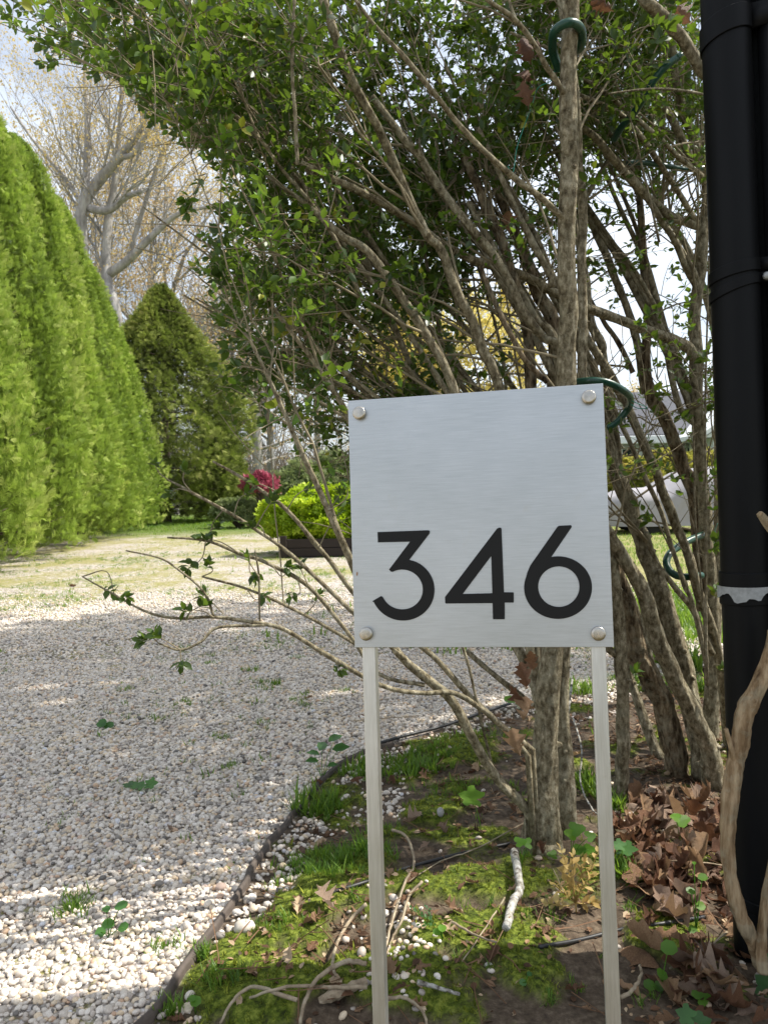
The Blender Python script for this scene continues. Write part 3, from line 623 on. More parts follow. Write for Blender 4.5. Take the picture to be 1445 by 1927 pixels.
STEMS_A = [  # central privet; (px, py, depth, half width in px)
 ([(1018,1612,2.15,52),(1020,1575,2.15,37),(1021,1520,2.15,29),(1023,1440,2.15,25.5),(1031,1320,2.14,22),(1038,1230,2.13,21),(1052,1000,2.11,20),(1062,800,2.1,18.5),(1066,700,2.09,18),(1068,560,2.07,17.5),(1068,420,2.05,18),(1073,300,2.04,17),(1067,210,2.03,17),(1068,110,2.02,16),(1072,0,2.0,16),(1078,-160,1.98,14),(1090,-400,1.95,9)],0),
 ([(1064,1590,2.22,20),(1065,1500,2.22,17),(1066,1442,2.24,14),(1061,1325,2.26,11),(1064,1200,2.28,10),(1085,950,2.3,10),(1092,800,2.3,10),(1096,640,2.3,9),(1094,520,2.3,9),(1096,400,2.28,9),(1088,300,2.25,9),(1080,160,2.2,8),(1050,-20,2.2,6)],0),
 ([(1000,1540,2.12,13),(980,1512,2.1,11),(927,1454,2.05,10),(887,1384,2.0,10),(846,1314,1.95,10),(811,1285,1.93,9.5),(746,1226,1.9,8.5),(690,1120,1.85,8),(640,1010,1.8,7),(590,900,1.78,6),(545,800,1.76,5),(500,700,1.75,4),(470,640,1.75,3)],0),
 ([(1005,1436,2.1,7),(940,1362,2.0,6),(905,1335,1.95,6),(857,1306,1.9,5.5),(790,1305,1.86,5),(717,1290,1.83,5),(630,1242,1.8,5),(570,1205,1.78,4.6),(509,1177,1.76,4.4),(402,1162,1.74,3.6),(330,1164,1.73,3),(271,1150,1.72,2.6),(213,1118,1.72,2.2),(155,1085,1.72,1.4)],0),
 ([(1010,1420,2.12,8),(945,1366,2.05,7),(892,1318,2.0,6.5),(840,1262,1.97,6),(802,1226,1.95,6),(700,1150,1.92,5.5),(664,1113,1.9,5.5),(600,1031,1.88,5),(538,958,1.86,4.5),(465,905,1.84,3.4),(400,868,1.83,2.4)],0),
 ([(799,1290,1.92,5),(711,1267,1.9,4),(654,1191,1.88,4.6),(581,1104,1.86,4.6),(513,1065,1.84,4.2),(450,1041,1.82,3.6),(387,1017,1.8,3),(315,1012,1.8,2)],0),
 ([(760,1240,1.9,5),(664,1152,1.86,5),(581,1075,1.84,4.6),(513,1017,1.82,4.2),(436,968,1.8,3.6),(358,925,1.79,3),(320,905,1.79,2)],0),
 ([(700,1230,1.95,4),(572,1157,1.92,3.6),(465,1109,1.9,3),(380,1085,1.88,2.2)],0),
 ([(402,1160,1.74,3),(383,1113,1.72,2.8),(339,1075,1.7,2.5),(300,1050,1.69,2.2),(237,1036,1.68,1.6)],0),
 ([(509,1177,1.76,3),(412,1181,1.72,3),(378,1208,1.7,2.8),(339,1223,1.69,2.6),(300,1212,1.68,2)],0),
 ([(489,1172,1.76,2),(487,1085,1.75,2),(480,1036,1.74,1.6)],0),
 ([(690,880,2.0,7),(649,774,1.97,6.5),(594,687,1.95,6),(542,615,1.93,5),(500,560,1.92,4)],0),
 ([(1000,1240,2.2,10),(940,1000,2.15,10),(853,736,2.1,9.5),(808,639,2.08,9),(746,545,2.05,8.5),(694,476,2.02,8),(642,442,2.0,7.5),(609,412,2.0,7),(564,374,1.98,5),(500,330,1.95,3)],0),
 ([(1010,1300,2.25,12),(985,1000,2.22,12),(940,735,2.2,11),(905,650,2.18,10.5),(891,608,2.17,10),(860,549,2.15,10),(829,469,2.12,9.5),(810,450,2.1,9),(782,398,2.08,9),(751,329,2.05,9),(720,256,2.0,9),(685,194,1.95,9),(651,121,1.9,9.5),(620,35,1.85,10),(604,-20,1.82,9),(590,-140,1.8,7)],0),
 ([(1025,1330,2.35,12),(1012,1000,2.4,12),(999,722,2.4,11),(992,618,2.4,10),(950,469,2.4,10),(919,400,2.4,10),(890,330,2.4,9),(850,250,2.4,7)],1),
 ([(1030,1340,2.45,14),(1030,1000,2.5,13),(1044,650,2.5,12),(1016,556,2.5,12),(988,486,2.5,11),(961,420,2.5,9),(933,350,2.5,8)],1),
 ([(1050,900,2.35,9),(1051,670,2.3,9),(1023,635,2.3,9),(988,590,2.28,9),(947,511,2.27,9),(919,469,2.26,9),(871,410,2.25,9),(831,360,2.25,9),(789,294,2.23,9),(761,263,2.22,8),(700,180,2.2,6)],0),
 ([(1060,840,2.4,10),(1044,649,2.4,10),(1009,601,2.4,9.5),(971,538,2.4,9),(930,470,2.4,8),(880,380,2.4,7)],0),
 ([(1030,720,2.2,6),(988,677,2.2,6),(957,621,2.2,6),(933,573,2.2,6),(912,528,2.2,5.5),(905,500,2.2,4)],1),
 ([(1040,540,2.3,8),(1030,504,2.3,8),(999,452,2.3,8),(968,391,2.3,7),(933,311,2.3,6),(900,240,2.3,5)],0),
 ([(1062,412,2.04,7.5),(1020,372,2.0,7),(981,346,1.97,6.8),(912,284,1.92,6.3),(850,218,1.87,6),(810,166,1.83,5.6),(761,107,1.8,5),(700,40,1.77,4),(650,-30,1.75,3)],0),
 ([(1062,176,2.02,6.5),(1030,128,1.97,6),(1006,86,1.94,5.6),(971,38,1.9,5),(919,0,1.87,4.6),(860,-50,1.85,3.6)],0),
 ([(971,38,1.9,3.4),(955,-10,1.9,3),(945,-60,1.9,2)],0),
 ([(680,560,2.1,5),(640,470,2.05,5),(600,400,2.0,4.5),(540,330,1.95,4),(480,250,1.9,3),(400,180,1.9,2.4)],0),
 ([(878,1226,2.35,6),(927,1267,2.3,6),(992,1322,2.25,7)],0),
 ([(960,1200,2.3,10),(985,1240,2.27,10),(1005,1285,2.24,10),(1010,1330,2.2,9)],0),
 ([(870,1215,1.98,3),(884,1262,1.98,3),(898,1325,2.0,3),(912,1385,2.03,3),(927,1448,2.06,3)],0),
 ([(560,310,1.75,4),(556,230,1.74,4),(550,120,1.73,4),(553,20,1.72,4),(556,-60,1.72,3)],0),
]
STEMS_B = [  # right privet
 ([(1350,1500,2.55,30),(1338,1440,2.54,22),(1330,1400,2.52,19),(1307,1349,2.5,18),(1278,1291,2.48,18),(1249,1231,2.46,18),(1234,1195,2.45,17),(1203,1102,2.43,15),(1172,1049,2.4,14),(1148,1008,2.38,13.5),(1120,960,2.36,12),(1085,880,2.34,11)],0),
 ([(1282,1480,2.68,26),(1268,1420,2.68,25),(1255,1350,2.68,24),(1234,1293,2.66,23),(1207,1241,2.65,22),(1191,1200,2.64,19),(1181,1148,2.63,17),(1162,1086,2.62,15),(1135,1020,2.6,14),(1100,940,2.6,13)],1),
 ([(1318,1420,2.62,22),(1300,1320,2.64,21),(1287,1250,2.65,20),(1262,1180,2.66,19),(1231,1086,2.67,18),(1209,1024,2.68,17),(1187,961,2.68,16),(1168,908,2.68,16),(1147,852,2.68,14),(1120,780,2.68,12),(1098,700,2.68,10)],0),
 ([(1372,1420,2.9,12),(1362,1300,2.8,10),(1345,1200,2.75,9.5),(1312,1111,2.7,9.5),(1293,1042,2.68,9.5),(1265,971,2.66,9.3),(1240,905,2.64,9),(1215,843,2.62,9),(1181,768,2.6,9),(1144,697,2.58,9),(1112,650,2.56,8.5),(1089,600,2.55,8),(1040,520,2.5,8),(1000,430,2.48,7),(950,340,2.45,6)],0),
 ([(1330,1250,2.6,6),(1300,1130,2.58,5.5),(1287,1099,2.57,5.4),(1262,1024,2.56,5.2),(1243,961,2.55,5),(1215,899,2.54,5),(1187,837,2.53,5),(1162,781,2.52,5),(1137,728,2.5,5),(1100,650,2.48,4.6),(1070,590,2.46,4)],0),
 ([(1340,1230,2.75,8),(1318,1180,2.72,7),(1299,1142,2.7,6.5),(1262,1095,2.68,6),(1234,1055,2.66,6),(1215,1002,2.64,6)],0),
 ([(1336,1410,3.0,18),(1338,1304,3.0,15),(1341,1221,3.0,14),(1340,1117,2.98,13),(1330,1024,2.95,13),(1324,930,2.93,12.5),(1314,815,2.9,12),(1310,746,2.88,12.5),(1310,672,2.87,14),(1307,590,2.86,12.5),(1317,504,2.84,12),(1321,452,2.83,11),(1327,400,2.82,10.5),(1328,350,2.8,10),(1316,300,2.78,9.5),(1288,212,2.75,9),(1270,140,2.72,8),(1262,40,2.7,7),(1250,-120,2.7,5)],0),
 ([(1308,672,2.86,12),(1295,656,2.84,11),(1265,640,2.8,11),(1231,628,2.76,10.5),(1161,600,2.66,10),(1092,573,2.56,9.5),(1047,552,2.5,9.5),(1000,525,2.45,9),(954,507,2.4,8.5),(902,493,2.35,8.5),(850,469,2.3,8.5),(790,428,2.25,8),(761,408,2.2,8),(692,367,2.12,8),(616,332,2.05,7.5),(550,300,2.0,7),(520,285,1.98,5)],0),
 ([(1322,1150,3.05,14),(1312,1000,3.03,13),(1302,915,3.0,12.5),(1289,884,3.0,12),(1265,826,2.98,12.5),(1248,781,2.97,12.5),(1224,746,2.95,13),(1214,694,2.93,11),(1217,642,2.92,8.5),(1220,590,2.9,8.5),(1213,521,2.88,8),(1210,469,2.86,7.5),(1206,400,2.85,7),(1202,350,2.85,6),(1195,250,2.85,4)],1),
 ([(1214,740,2.95,9),(1203,670,2.93,8.5),(1196,635,2.92,8.5),(1179,580,2.9,8.5),(1161,531,2.9,8),(1144,487,2.88,8),(1120,435,2.87,7.5),(1100,380,2.85,6),(1080,320,2.85,5)],0),
 ([(1160,860,2.75,10),(1137,687,2.72,9.5),(1132,649,2.7,9.5),(1113,608,2.7,9),(1103,538,2.7,8.5),(1092,469,2.7,8),(1090,400,2.7,7),(1120,340,2.7,5),(1145,300,2.7,4)],0),
 ([(1192,700,2.93,6),(1161,640,2.93,6),(1137,608,2.93,5),(1110,560,2.93,4)],1),
 ([(1305,760,2.95,6),(1296,729,2.93,6),(1272,670,2.9,6),(1244,614,2.87,6),(1227,566,2.85,5),(1190,500,2.82,4),(1150,450,2.8,3)],0),
 ([(1310,560,2.85,7),(1307,535,2.84,7),(1289,500,2.8,7),(1265,445,2.75,7),(1234,400,2.7,7),(1200,345,2.65,6),(1160,300,2.6,5)],0),
 ([(1331,350,2.8,8),(1300,301,2.72,8),(1265,225,2.65,8),(1231,170,2.6,8),(1200,128,2.55,8),(1161,80,2.5,8),(1127,42,2.45,7.5),(1089,7,2.4,7),(1040,-50,2.4,5)],0),
 ([(1331,343,2.8,5.5),(1282,298,2.6,5.2),(1234,253,2.5,5.2),(1179,208,2.45,5),(1137,173,2.4,5),(1085,138,2.35,4.5),(1030,90,2.3,4),(960,60,2.25,3)],0),
 ([(1317,429,2.83,6.5),(1272,353,2.7,6),(1227,287,2.6,6),(1182,228,2.5,6),(1137,197,2.4,5.5),(1085,176,2.3,5)],0),
 ([(1314,426,2.83,8.5),(1265,408,2.75,8.5),(1227,377,2.7,8.5),(1179,329,2.6,8.3),(1127,266,2.5,8),(1089,235,2.45,7),(1030,190,2.4,6),(960,150,2.35,5),(880,120,2.3,3)],0),
 ([(1318,540,2.84,5.5),(1296,491,2.8,5.5),(1241,408,2.75,5.5),(1192,325,2.7,5),(1154,260,2.65,5),(1113,201,2.6,4)],0),
 ([(1345,160,2.2,12.5),(1324,131,2.15,12.5),(1282,73,2.1,12.5),(1248,31,2.05,12),(1213,0,2.0,11.5),(1160,-60,2.0,9)],0),
 ([(1328,1280,2.5,2.5),(1324,1150,2.48,2.4),(1309,1000,2.46,2.2),(1306,880,2.45,2),(1303,784,2.44,1.4)],0),
 ([(1332,1290,2.45,2.8),(1328,1150,2.43,2.6),(1328,930,2.42,2.4),(1327,760,2.41,2.2),(1331,600,2.4,2),(1333,480,2.4,1.4)],0),
 ([(1331,178,2.3,2.6),(1270,168,2.25,2.6),(1210,167,2.2,2.4),(1145,175,2.15,2)],0),
 ([(1240,455,2.4,3),(1212,330,2.4,2.6),(1196,260,2.4,2.2),(1175,190,2.4,2)],0),
 ([(1320,1440,3.6,12),(1345,1240,3.6,10),(1352,1000,3.6,9),(1350,700,3.6,9),(1340,600,3.6,8),(1300,480,3.6,7),(1240,380,3.6,5)],0),
]
STEMS_C = [  # pale smooth trunk right of the sign, forking behind the plate
 ([(1163,1508,2.47,19),(1168,1470,2.47,13.5),(1172,1408,2.46,13),(1172,1345,2.45,13),(1170,1262,2.44,12.5),(1166,1200,2.43,12.5),(1158,1110,2.42,12),(1145,1040,2.41,11),(1110,900,2.4,10),(1075,780,2.4,9),(1020,660,2.4,8),(960,560,2.4,7),(900,460,2.4,6),(820,380,2.4,4)],0),
 ([(1160,1232,2.44,8),(1140,1216,2.43,8),(1110,1170,2.42,8),(1060,1090,2.4,7),(990,960,2.38,6),(930,860,2.36,5)],0),
]
STEMS_D = [ ([(1257,1450,2.85,13),(1236,1418,2.85,12),(1213,1362,2.87,10.5),(1189,1289,2.9,9),(1165,1200,2.92,8.5),(1120,1060,2.95,8),(1060,900,3.0,7),(980,750,3.0,6),(880,620,3.0,5),(760,500,3.0,4),(640,400,3.0,3)],0),
 ([(1250,1440,2.86,8),(1236,1300,2.95,8),(1190,1130,3.05,7),(1100,960,3.1,6.5),(960,800,3.15,6),(860,700,3.2,5),(740,600,3.2,4)],0)]
_r5 = np.random.default_rng(31)
for _i in range(10):   # finer straight stems fanning up from the right privet
    x0_, y0_, d0_ = (1285 if _i % 2 else 1140) + _r5.uniform(-18, 12), (720 if _i % 2 else 800) + _r5.uniform(-30, 30), 2.88 if _i % 2 else 2.68; x1_, y1_ = x0_ - _r5.uniform(90, 420), _r5.uniform(-60, 330); w0_ = _r5.uniform(3.5, 7)
    STEMS_B.append(([(1311, 800, 2.9, w0_ * 1.1) if _i % 2 else (1168, 908, 2.68, w0_ * 1.1), (x0_, y0_, d0_, w0_), (x0_ * .62 + x1_ * .38 + _r5.uniform(5, 35), y0_ * .62 + y1_ * .38, d0_, w0_ * .85), (x0_ * .3 + x1_ * .7 + _r5.uniform(0, 30), y0_ * .3 + y1_ * .7, d0_ - .05, w0_ * .65), (x1_, y1_, d0_ - .1, w0_ * .35)], 0))
for _i in range(17):
    x0_, y0_, d0_ = _r5.uniform(860, 1050), _r5.uniform(860, 1040), _r5.uniform(2.15, 2.7); x1_, y1_ = x0_ - _r5.uniform(150, 620), _r5.uniform(60, 620); w0_ = _r5.uniform(3.5, 7)
    STEMS_A.append(([(1047, 1150, 2.13, w0_ * 1.1), (x0_, y0_, d0_, w0_), (x0_ * .62 + x1_ * .38 + _r5.uniform(5, 40), y0_ * .62 + y1_ * .38, d0_, w0_ * .85), (x0_ * .3 + x1_ * .7 + _r5.uniform(0, 35), y0_ * .3 + y1_ * .7, d0_ - .1, w0_ * .65), (x1_, y1_, d0_ - .2, w0_ * .35)], 0))
CANOPY = np.array([(20,60),(90,110),(150,150),(215,145),(262,185),(285,240),(350,285),(395,300),(410,370),(385,420),(360,470),(378,560),(410,640),(405,715),(455,770),(520,775),(545,830),(610,890),(660,960),(700,1000),(1000,980),(1345,960),(1440,900),(1700,600),(1700,-300),(1300,-500),(500,-480),(100,-300),(-60,-40)], float)
def in_poly(P, poly=CANOPY):
    x, y = P[:, 0], P[:, 1]; c = np.zeros(len(P), bool); j = len(poly) - 1
    for i in range(len(poly)):
        a, b = poly[i], poly[j]; k = ((a[1] > y) != (b[1] > y)) & (x < (b[0] - a[0]) * (y - a[1]) / (b[1] - a[1] + 1e-9) + a[0]); c ^= k; j = i
    return c
def density(px, py):
    d = np.full(len(px), .85)
    d = np.where((px > 560), .62, d); d = np.where((px > 620) & (px < 1085), .45, d); d = np.where((px > 1085), .55, d); d = np.where((px > 430) & (py > 330), .7, d)
    d = np.where((px > 1085) & (py > 300), .16, d); d = np.where((px > 1085) & (py > 620), .10, d)
    d = np.where((px > 860) & (px < 1085) & (py > 330), .17, d); d = np.where((px > 860) & (px < 1085) & (py > 560), .05, d)
    d = np.where((px > 640) & (px <= 860) & (py > 600), .30, d); d = np.where((px < 860) & (py > 740), .48, d); d = np.where((px < 700) & (py > 860), .22, d)
    d = np.where((px > 1400), .5, d); d = np.where((px > 1085) & (py > 900), .0, d)
    d = np.where(((px - 1130) / 120) ** 2 + ((py - 330) / 60) ** 2 < 1, .25, d)
    d = np.where(py < -30, d * .26, d); d = np.where(px > 1445, d * .4, d)
    return d
LEAF_T = (np.array([[0, 0, 0], [-.23, .24, .07], [0, .25, 0], [.23, .24, .07], [-.27, .58, .08], [0, .58, .0], [.27, .58, .08], [0, 1, -.07]]),
          np.array([[0, 2, 1], [0, 3, 2], [4, 5, 7], [5, 6, 7]]), np.array([[1, 2, 5, 4], [2, 3, 6, 5]]))
def leaf_pairs(mb, pts, S, n_along, rnd0=0.0, rnd1=.95, lean=1.0):
    """opposite leaf pairs along many straight twigs: pts (n,2,3)"""
    n = len(pts); t = (np.arange(n_along) + .6) / n_along; D = nrm(pts[:, 1] - pts[:, 0])
    ref = nrm(rng.normal(0, 1, (n, 3))); A = nrm(np.cross(D, ref)); B = np.cross(D, A)
    O = pts[:, None, 0] + (pts[:, 1] - pts[:, 0])[:, None] * t[None, :, None]
    al = np.arange(n_along) * 1.571 + rng.normal(0, .3, (n, n_along)); s = S[:, None] * (.75 + .35 * np.sin(t * 3.1))[None] * rng.uniform(.75, 1.25, (n, n_along))
    side = np.cos(al)[..., None] * A[:, None] + np.sin(al)[..., None] * B[:, None]
    keep = rng.random((n, n_along)) < .9; r = np.repeat(rng.uniform(rnd0, rnd1, n)[:, None], n_along, 1) + rng.normal(0, .12, (n, n_along)); r = np.clip(r, 0, 1)
    for sg in (1, -1):
        Y = nrm(D[:, None] * rng.uniform(.35, 1.0, (n, n_along, 1)) + side * sg + rng.normal(0, .22, (n, n_along, 3)) + np.array([0, 0, .18]))
        Z = nrm(np.array([0, 0, 1.0]) + rng.normal(0, .45, Y.shape)); Z = nrm(Z - (Z * Y).sum(-1, keepdims=True) * Y); X = np.cross(Y, Z)
        mb.scatter(LEAF_T, O[keep], X[keep], Y[keep], Z[keep], s[keep], r[keep])
    Y = nrm(D + rng.normal(0, .2, D.shape)); Z = nrm(rng.normal(0, 1, D.shape)); Z = nrm(Z - (Z * Y).sum(-1, keepdims=True) * Y)
    mb.scatter(LEAF_T, pts[:, 1], np.cross(Y, Z), Y, Z, S * .9, np.clip(rng.uniform(rnd0, rnd1, n) + .1, 0, 1))
def bez(a, m, b, k=5):
    t = np.linspace(0, 1, k)[:, None]; return a * (1 - t) ** 2 + 2 * m * t * (1 - t) + b * t * t

def privet(loc_px, label, stems, n_main, seed, xr=None, extra_leaf=1.0, dr=(1.7, 3.4)):
    global rng
    rng = np.random.default_rng(seed)
    base = gpt(*loc_px); t = thing('privet', tuple(base), label, 'shrub', 'privets beside the driveway')
    nodes = []; nrad = []
    for P, rough in stems:
        P = np.array(P, float); W = np.array([at(a, b, d) for a, b, d, _ in P]); R = P[:, 3] * P[:, 2] / FPX * (.88 if (stems is STEMS_B or P[:, 3].max() < 14) else .96)
        Ws = smooth_path(W, 16 if R.max() > .012 else 6); Rs = np.interp(np.linspace(0, len(R) - 1, len(Ws)), np.arange(len(R)), R)
        nn = len(Ws); big = R.max() > .012; Rs = Rs * (1 + (.07 if big else .14) * (vnoise(np.arange(nn) * (.2 if big else .55), np.full(nn, seed + P[0, 0]), 2) - .5)); Ws = Ws + (np.stack([vnoise(np.arange(nn) * (.12 if big else .3), np.full(nn, P[0, 1] + i), 3) - .5 for i in range(3)], -1)) * Rs[:, None] * (.3 if big else .5)
        if P[0, 1] > 1400: Ws[0, 2] = min(Ws[0, 2], gz(Ws[0, 0], Ws[0, 1])) - .02
        mb = MB(); k = 36 if R.max() > .018 else (24 if R.max() > .012 else 10); mb.tube(Ws, Rs, k, rough=.02, amp=(.22 if rough else .13) if R.max() > .012 else .1)
        # knots and short stubs
        for _ in range(int(2 + nn / 14) if R.max() > .008 else 0):
            i = rng.integers(2, nn - 2); d = nrm(rng.normal(0, 1, 3) + np.array([0, 0, .6])); r = Rs[i]
            mb.tube([Ws[i], Ws[i] + d * r * 1.05, Ws[i] + d * r * rng.uniform(1.2, 1.6)], [r * .45, r * .34, r * .16], 6)
        mb.build('trunk' if R.max() > .016 else 'stem', BARKR if rough else BARK, t)
        nodes.append(Ws); nrad.append(Rs)
    NW = np.concatenate(nodes); NR = np.concatenate(nrad)
    # branch ends in the canopy
    E = []
    while len(E) < n_main:
        px = rng.uniform(xr[0] if xr else -60, xr[1] if xr else 1700, 400); py = rng.uniform(-480, 1000, 400)
        k = in_poly(np.c_[px, py]) & (rng.random(400) < density(px, py)); 
        for a, b in zip(px[k], py[k]): E.append(at(a, b, rng.uniform(dr[0] if a < 520 else max(dr[0], 2.25), dr[1])))
    E = np.array(E[:n_main]); tw = MB(); seg = []; fol = MB()
    for e in E:
        d = NW - e; dist = np.linalg.norm(d, axis=1)
        sc = np.abs(dist - rng.uniform(.25, .8)) + np.where(NW[:, 2] > e[2] - .05, .8, 0) + np.where((d[:, 0] < .02), .35, 0); i = int(np.argmin(sc)); s = NW[i]
        m_ = (s + e) / 2 + np.array([0, 0, .07]) * dist[i] + rng.normal(0, .035, 3) * dist[i]; r = min(NR[i] * .5, .0030 + .0018 * dist[i])
        B = bez(s, m_, e, 9); B[1:-1] += rng.normal(0, .004, (7, 3)); tw.tube(B, np.linspace(r, .0014, 9), 6, caps=False, rough=.1)
        L = dist[i]
        for t_ in rng.uniform(.3, 1.0, 7):
            p = B[int(t_ * 8)]; dd = nrm(nrm(e - s) * .6 + rng.normal(0, .55, 3) + np.array([0, -.0, .12])); l = rng.uniform(.10, .30)
            q = p + dd * l; mid = (p + q) / 2 + rng.normal(0, .02, 3); C = bez(p, mid, q, 4); tw.tube(C, np.linspace(.0018, .0009, 4), 4, caps=False)
            for u in rng.uniform(.25, 1, 4):
                p2 = C[0] * (1 - u) + C[-1] * u; d2 = nrm(dd * .8 + rng.normal(0, .5, 3)); q2 = p2 + d2 * rng.uniform(.05, .13); seg.append((p2, q2))
    seg = np.array(seg); q = proj(seg[:, 1]); k = in_poly(q[:, :2]) & (rng.random(len(q)) < np.clip(density(q[:, 0], q[:, 1]) * 1.15 + .05, 0, 1)); seg = seg[k]
    for a, b in seg: tw.tube([a, (a + b) / 2 + rng.normal(0, .003, 3), b], [.0011, .0009, .0007], 3, caps=False)
    leaf_pairs(fol, seg, rng.uniform(.020, .036, len(seg)) * extra_leaf, 4)
    return t, tw, fol
def twig_on(tw, fol, px, dep, S=.025, n=4, rnd=(.3, .7), r=.0016):
    """a hand-placed twig that follows photo points and ends in leaf pairs"""
    P = np.array([at(a, b, dep) for a, b in px]); P = smooth_path(P, 4) if len(P) > 2 else P
    tw.tube(P, np.linspace(r, r * .5, len(P)), 4, caps=False); leaf_pairs(fol, np.array([[P[-1] * .65 + P[0] * .35, P[-1]]]), np.array([S]), n, *rnd)
tA, twA, folA = privet((1020, 1600), 'many-stemmed privet with thick upright trunk directly behind the sign', STEMS_A, 245, 11, (-60, 1250), dr=(1.6, 3.1))
for px, dep in (([(155,1085),(200,1075),(215,1118)],1.72),([(213,1118),(235,1130),(240,1125)],1.71),([(350,1163),(360,1150),(385,1138)],1.72),([(402,1162),(380,1150),(340,1148)],1.72),([(420,1155),(400,1135),(378,1118)],1.73),
                ([(300,1212),(285,1200),(265,1205)],1.68),([(339,1223),(310,1205),(290,1192)],1.68),([(339,1223),(340,1240),(342,1252)],1.68),([(600,1230),(625,1240),(640,1262)],1.8),
                ([(360,925),(345,905),(348,880)],1.78),([(358,925),(335,920),(318,930)],1.78),([(420,960),(400,985),(398,1005)],1.8),([(440,970),(450,940),(470,925)],1.78),([(480,995),(500,960),(520,930)],1.78),([(500,1010),(490,990),(470,985)],1.77),([(450,1041),(415,1020),(375,1012)],1.8),([(400,1022),(395,1000),(410,990)],1.8),([(470,1045),(470,1075),(480,1090)],1.79),([(387,1017),(380,1050),(352,1072)],1.79),
                ([(513,1065),(530,1085),(545,1070)],1.83),([(560,1090),(565,1115),(548,1125)],1.85),([(581,1104),(570,1080),(560,1058)],1.85),([(540,960),(560,930),(590,915)],1.84),([(600,1031),(620,990),(640,965)],1.86),([(640,1010),(625,960),(640,930)],1.8),([(620,960),(650,940),(655,915)],1.78),([(530,930),(500,915),(470,905)],1.84),([(465,1109),(480,1128),(500,1125)],1.89),([(572,1157),(590,1140),(600,1120)],1.9),([(380,1085),(400,1075),(392,1060)],1.88),
                ([(487,1085),(470,1060),(462,1045)],1.74),([(320,905),(300,890),(290,870)],1.79),([(590,900),(570,880),(560,850)],1.78),([(545,800),(520,790),(500,800)],1.76),([(545,800),(560,770),(580,760)],1.76),([(500,700),(470,690),(440,690)],1.75),([(500,700),(520,670),(520,640)],1.75),([(470,640),(440,610),(410,600)],1.75),([(470,640),(450,660),(425,660)],1.75),
                ([(365,330),(375,350),(350,400)],1.6),([(375,330),(390,330),(345,385)],1.6),([(400,300),(380,320),(372,350)],1.6),([(240,150),(170,120),(110,100)],1.7),([(170,120),(120,95),(62,75)],1.7),([(170,120),(120,110),(80,120)],1.7)):
    twig_on(twA, folA, px, dep)
twA.build('twigs', TWIG, tA); folA.build('foliage', PLEAF, tA)
tB, twB, folB = privet((1330, 1480), 'privet of leaning thick trunks beside the black gate post', STEMS_B, 170, 12, (780, 1700), dr=(2.3, 3.9))
for px, dep in (([(1308,1000),(1290,940),(1270,905)],2.5),([(1320,1010),(1345,960),(1350,940)],2.5),([(1310,1040),(1340,1050),(1352,1030)],2.5),([(1328,930),(1345,900),(1350,880)],2.5),([(1330,1060),(1345,1040),(1350,1010)],2.5),([(1325,760),(1310,735),(1290,730)],2.6),([(1290,1040),(1240,990),(1200,950)],2.6),([(1240,990),(1220,975),(1215,980)],2.6),([(1327,1150),(1345,1130),(1350,1110)],2.5),([(1170,1290),(1190,1280),(1200,1262)],2.5),([(1330,1270),(1345,1250),(1362,1258)],2.5),([(1320,1330),(1300,1300),(1280,1290)],2.5),
                ([(1215,770),(1230,760),(1245,740)],2.7),([(1250,790),(1275,790),(1290,785)],2.7),([(1200,780),(1215,785),(1235,775)],2.7),([(1310,800),(1320,790),(1335,770)],2.6),([(1230,100),(1250,60),(1265,40)],1.9),([(1200,90),(1220,70),(1245,75)],1.9),([(1190,60),(1210,50),(1240,45)],1.9)):
    twig_on(twB, folB, px, dep, .034, 4, (.4, .95))
twB.build('twigs', TWIG, tB); folB.build('foliage', PLEAF, tB)
tC, twC, folC = privet((1164, 1500), 'privet with one pale smooth trunk just right of the right stake', STEMS_C, 28, 13, (500, 1300), dr=(2.2, 3.0)); twC.build('twigs', TWIG, tC); folC.build('foliage', PLEAF, tC)
tD, twD, folD = privet((1255, 1445), 'thin leaning privet stems between the pale trunk and the thick trunks', STEMS_D, 50, 14, (-60, 1500), dr=(2.8, 4.2)); twD.build('twigs', TWIG, tD); folD.build('foliage', PLEAF, tD)
rng = np.random.default_rng(77)
# ------------------------------------------------------------------ green ties, wires, vine
TIE = flat_mat('green_vinyl', (.012, .055, .035), .3, spec=.4, var=.25, scale=50)
WIRE = flat_mat('teal_wire', (.01, .22, .16), .4)
def tie(px, label, r=6.5, wire=None):
    W = smooth_path([at(a, b, d) for a, b, d in px], 8); loc = W.mean(0); t = thing('tree_tie', tuple(loc), label, 'tree tie', 'green ties on the privets')
    mb = MB(); mb.tube(W, r * px[0][2] / FPX, 12, rough=.04); mb.build('tube', TIE, t)
    if wire:
        V = smooth_path([at(a, b, d) for a, b, d in wire], 6); mb = MB(); mb.tube(V, .0013, 5); mb.build('wire', WIRE, t)
    return t
tie([(1052,130,2.07),(1040,95,2.03),(1042,62,1.975),(1058,46,1.955),(1078,42,1.96),(1093,54,1.99),(1095,75,2.03),(1088,92,2.08),(1070,95,2.11)], 'dark green tie looped round the upright trunk at the top of the photo', 8, [(1045,125,2.07),(1038,150,2.1),(1012,165,2.1),(1000,200,2.12),(985,240,2.15),(972,280,2.15),(965,325,2.15),(955,312,2.15)])
tie([(1062,726,2.22),(1085,719,2.15),(1115,716,2.12),(1145,720,2.12),(1172,734,2.14),(1186,748,2.2),(1184,765,2.28),(1172,782,2.3),(1158,797,2.3),(1142,806,2.3)], 'dark green tie bent over the top right corner of the sign', 6.5, [(1180,750,2.2),(1195,757,2.2),(1218,767,2.2),(1200,768,2.2),(1186,760,2.2)])
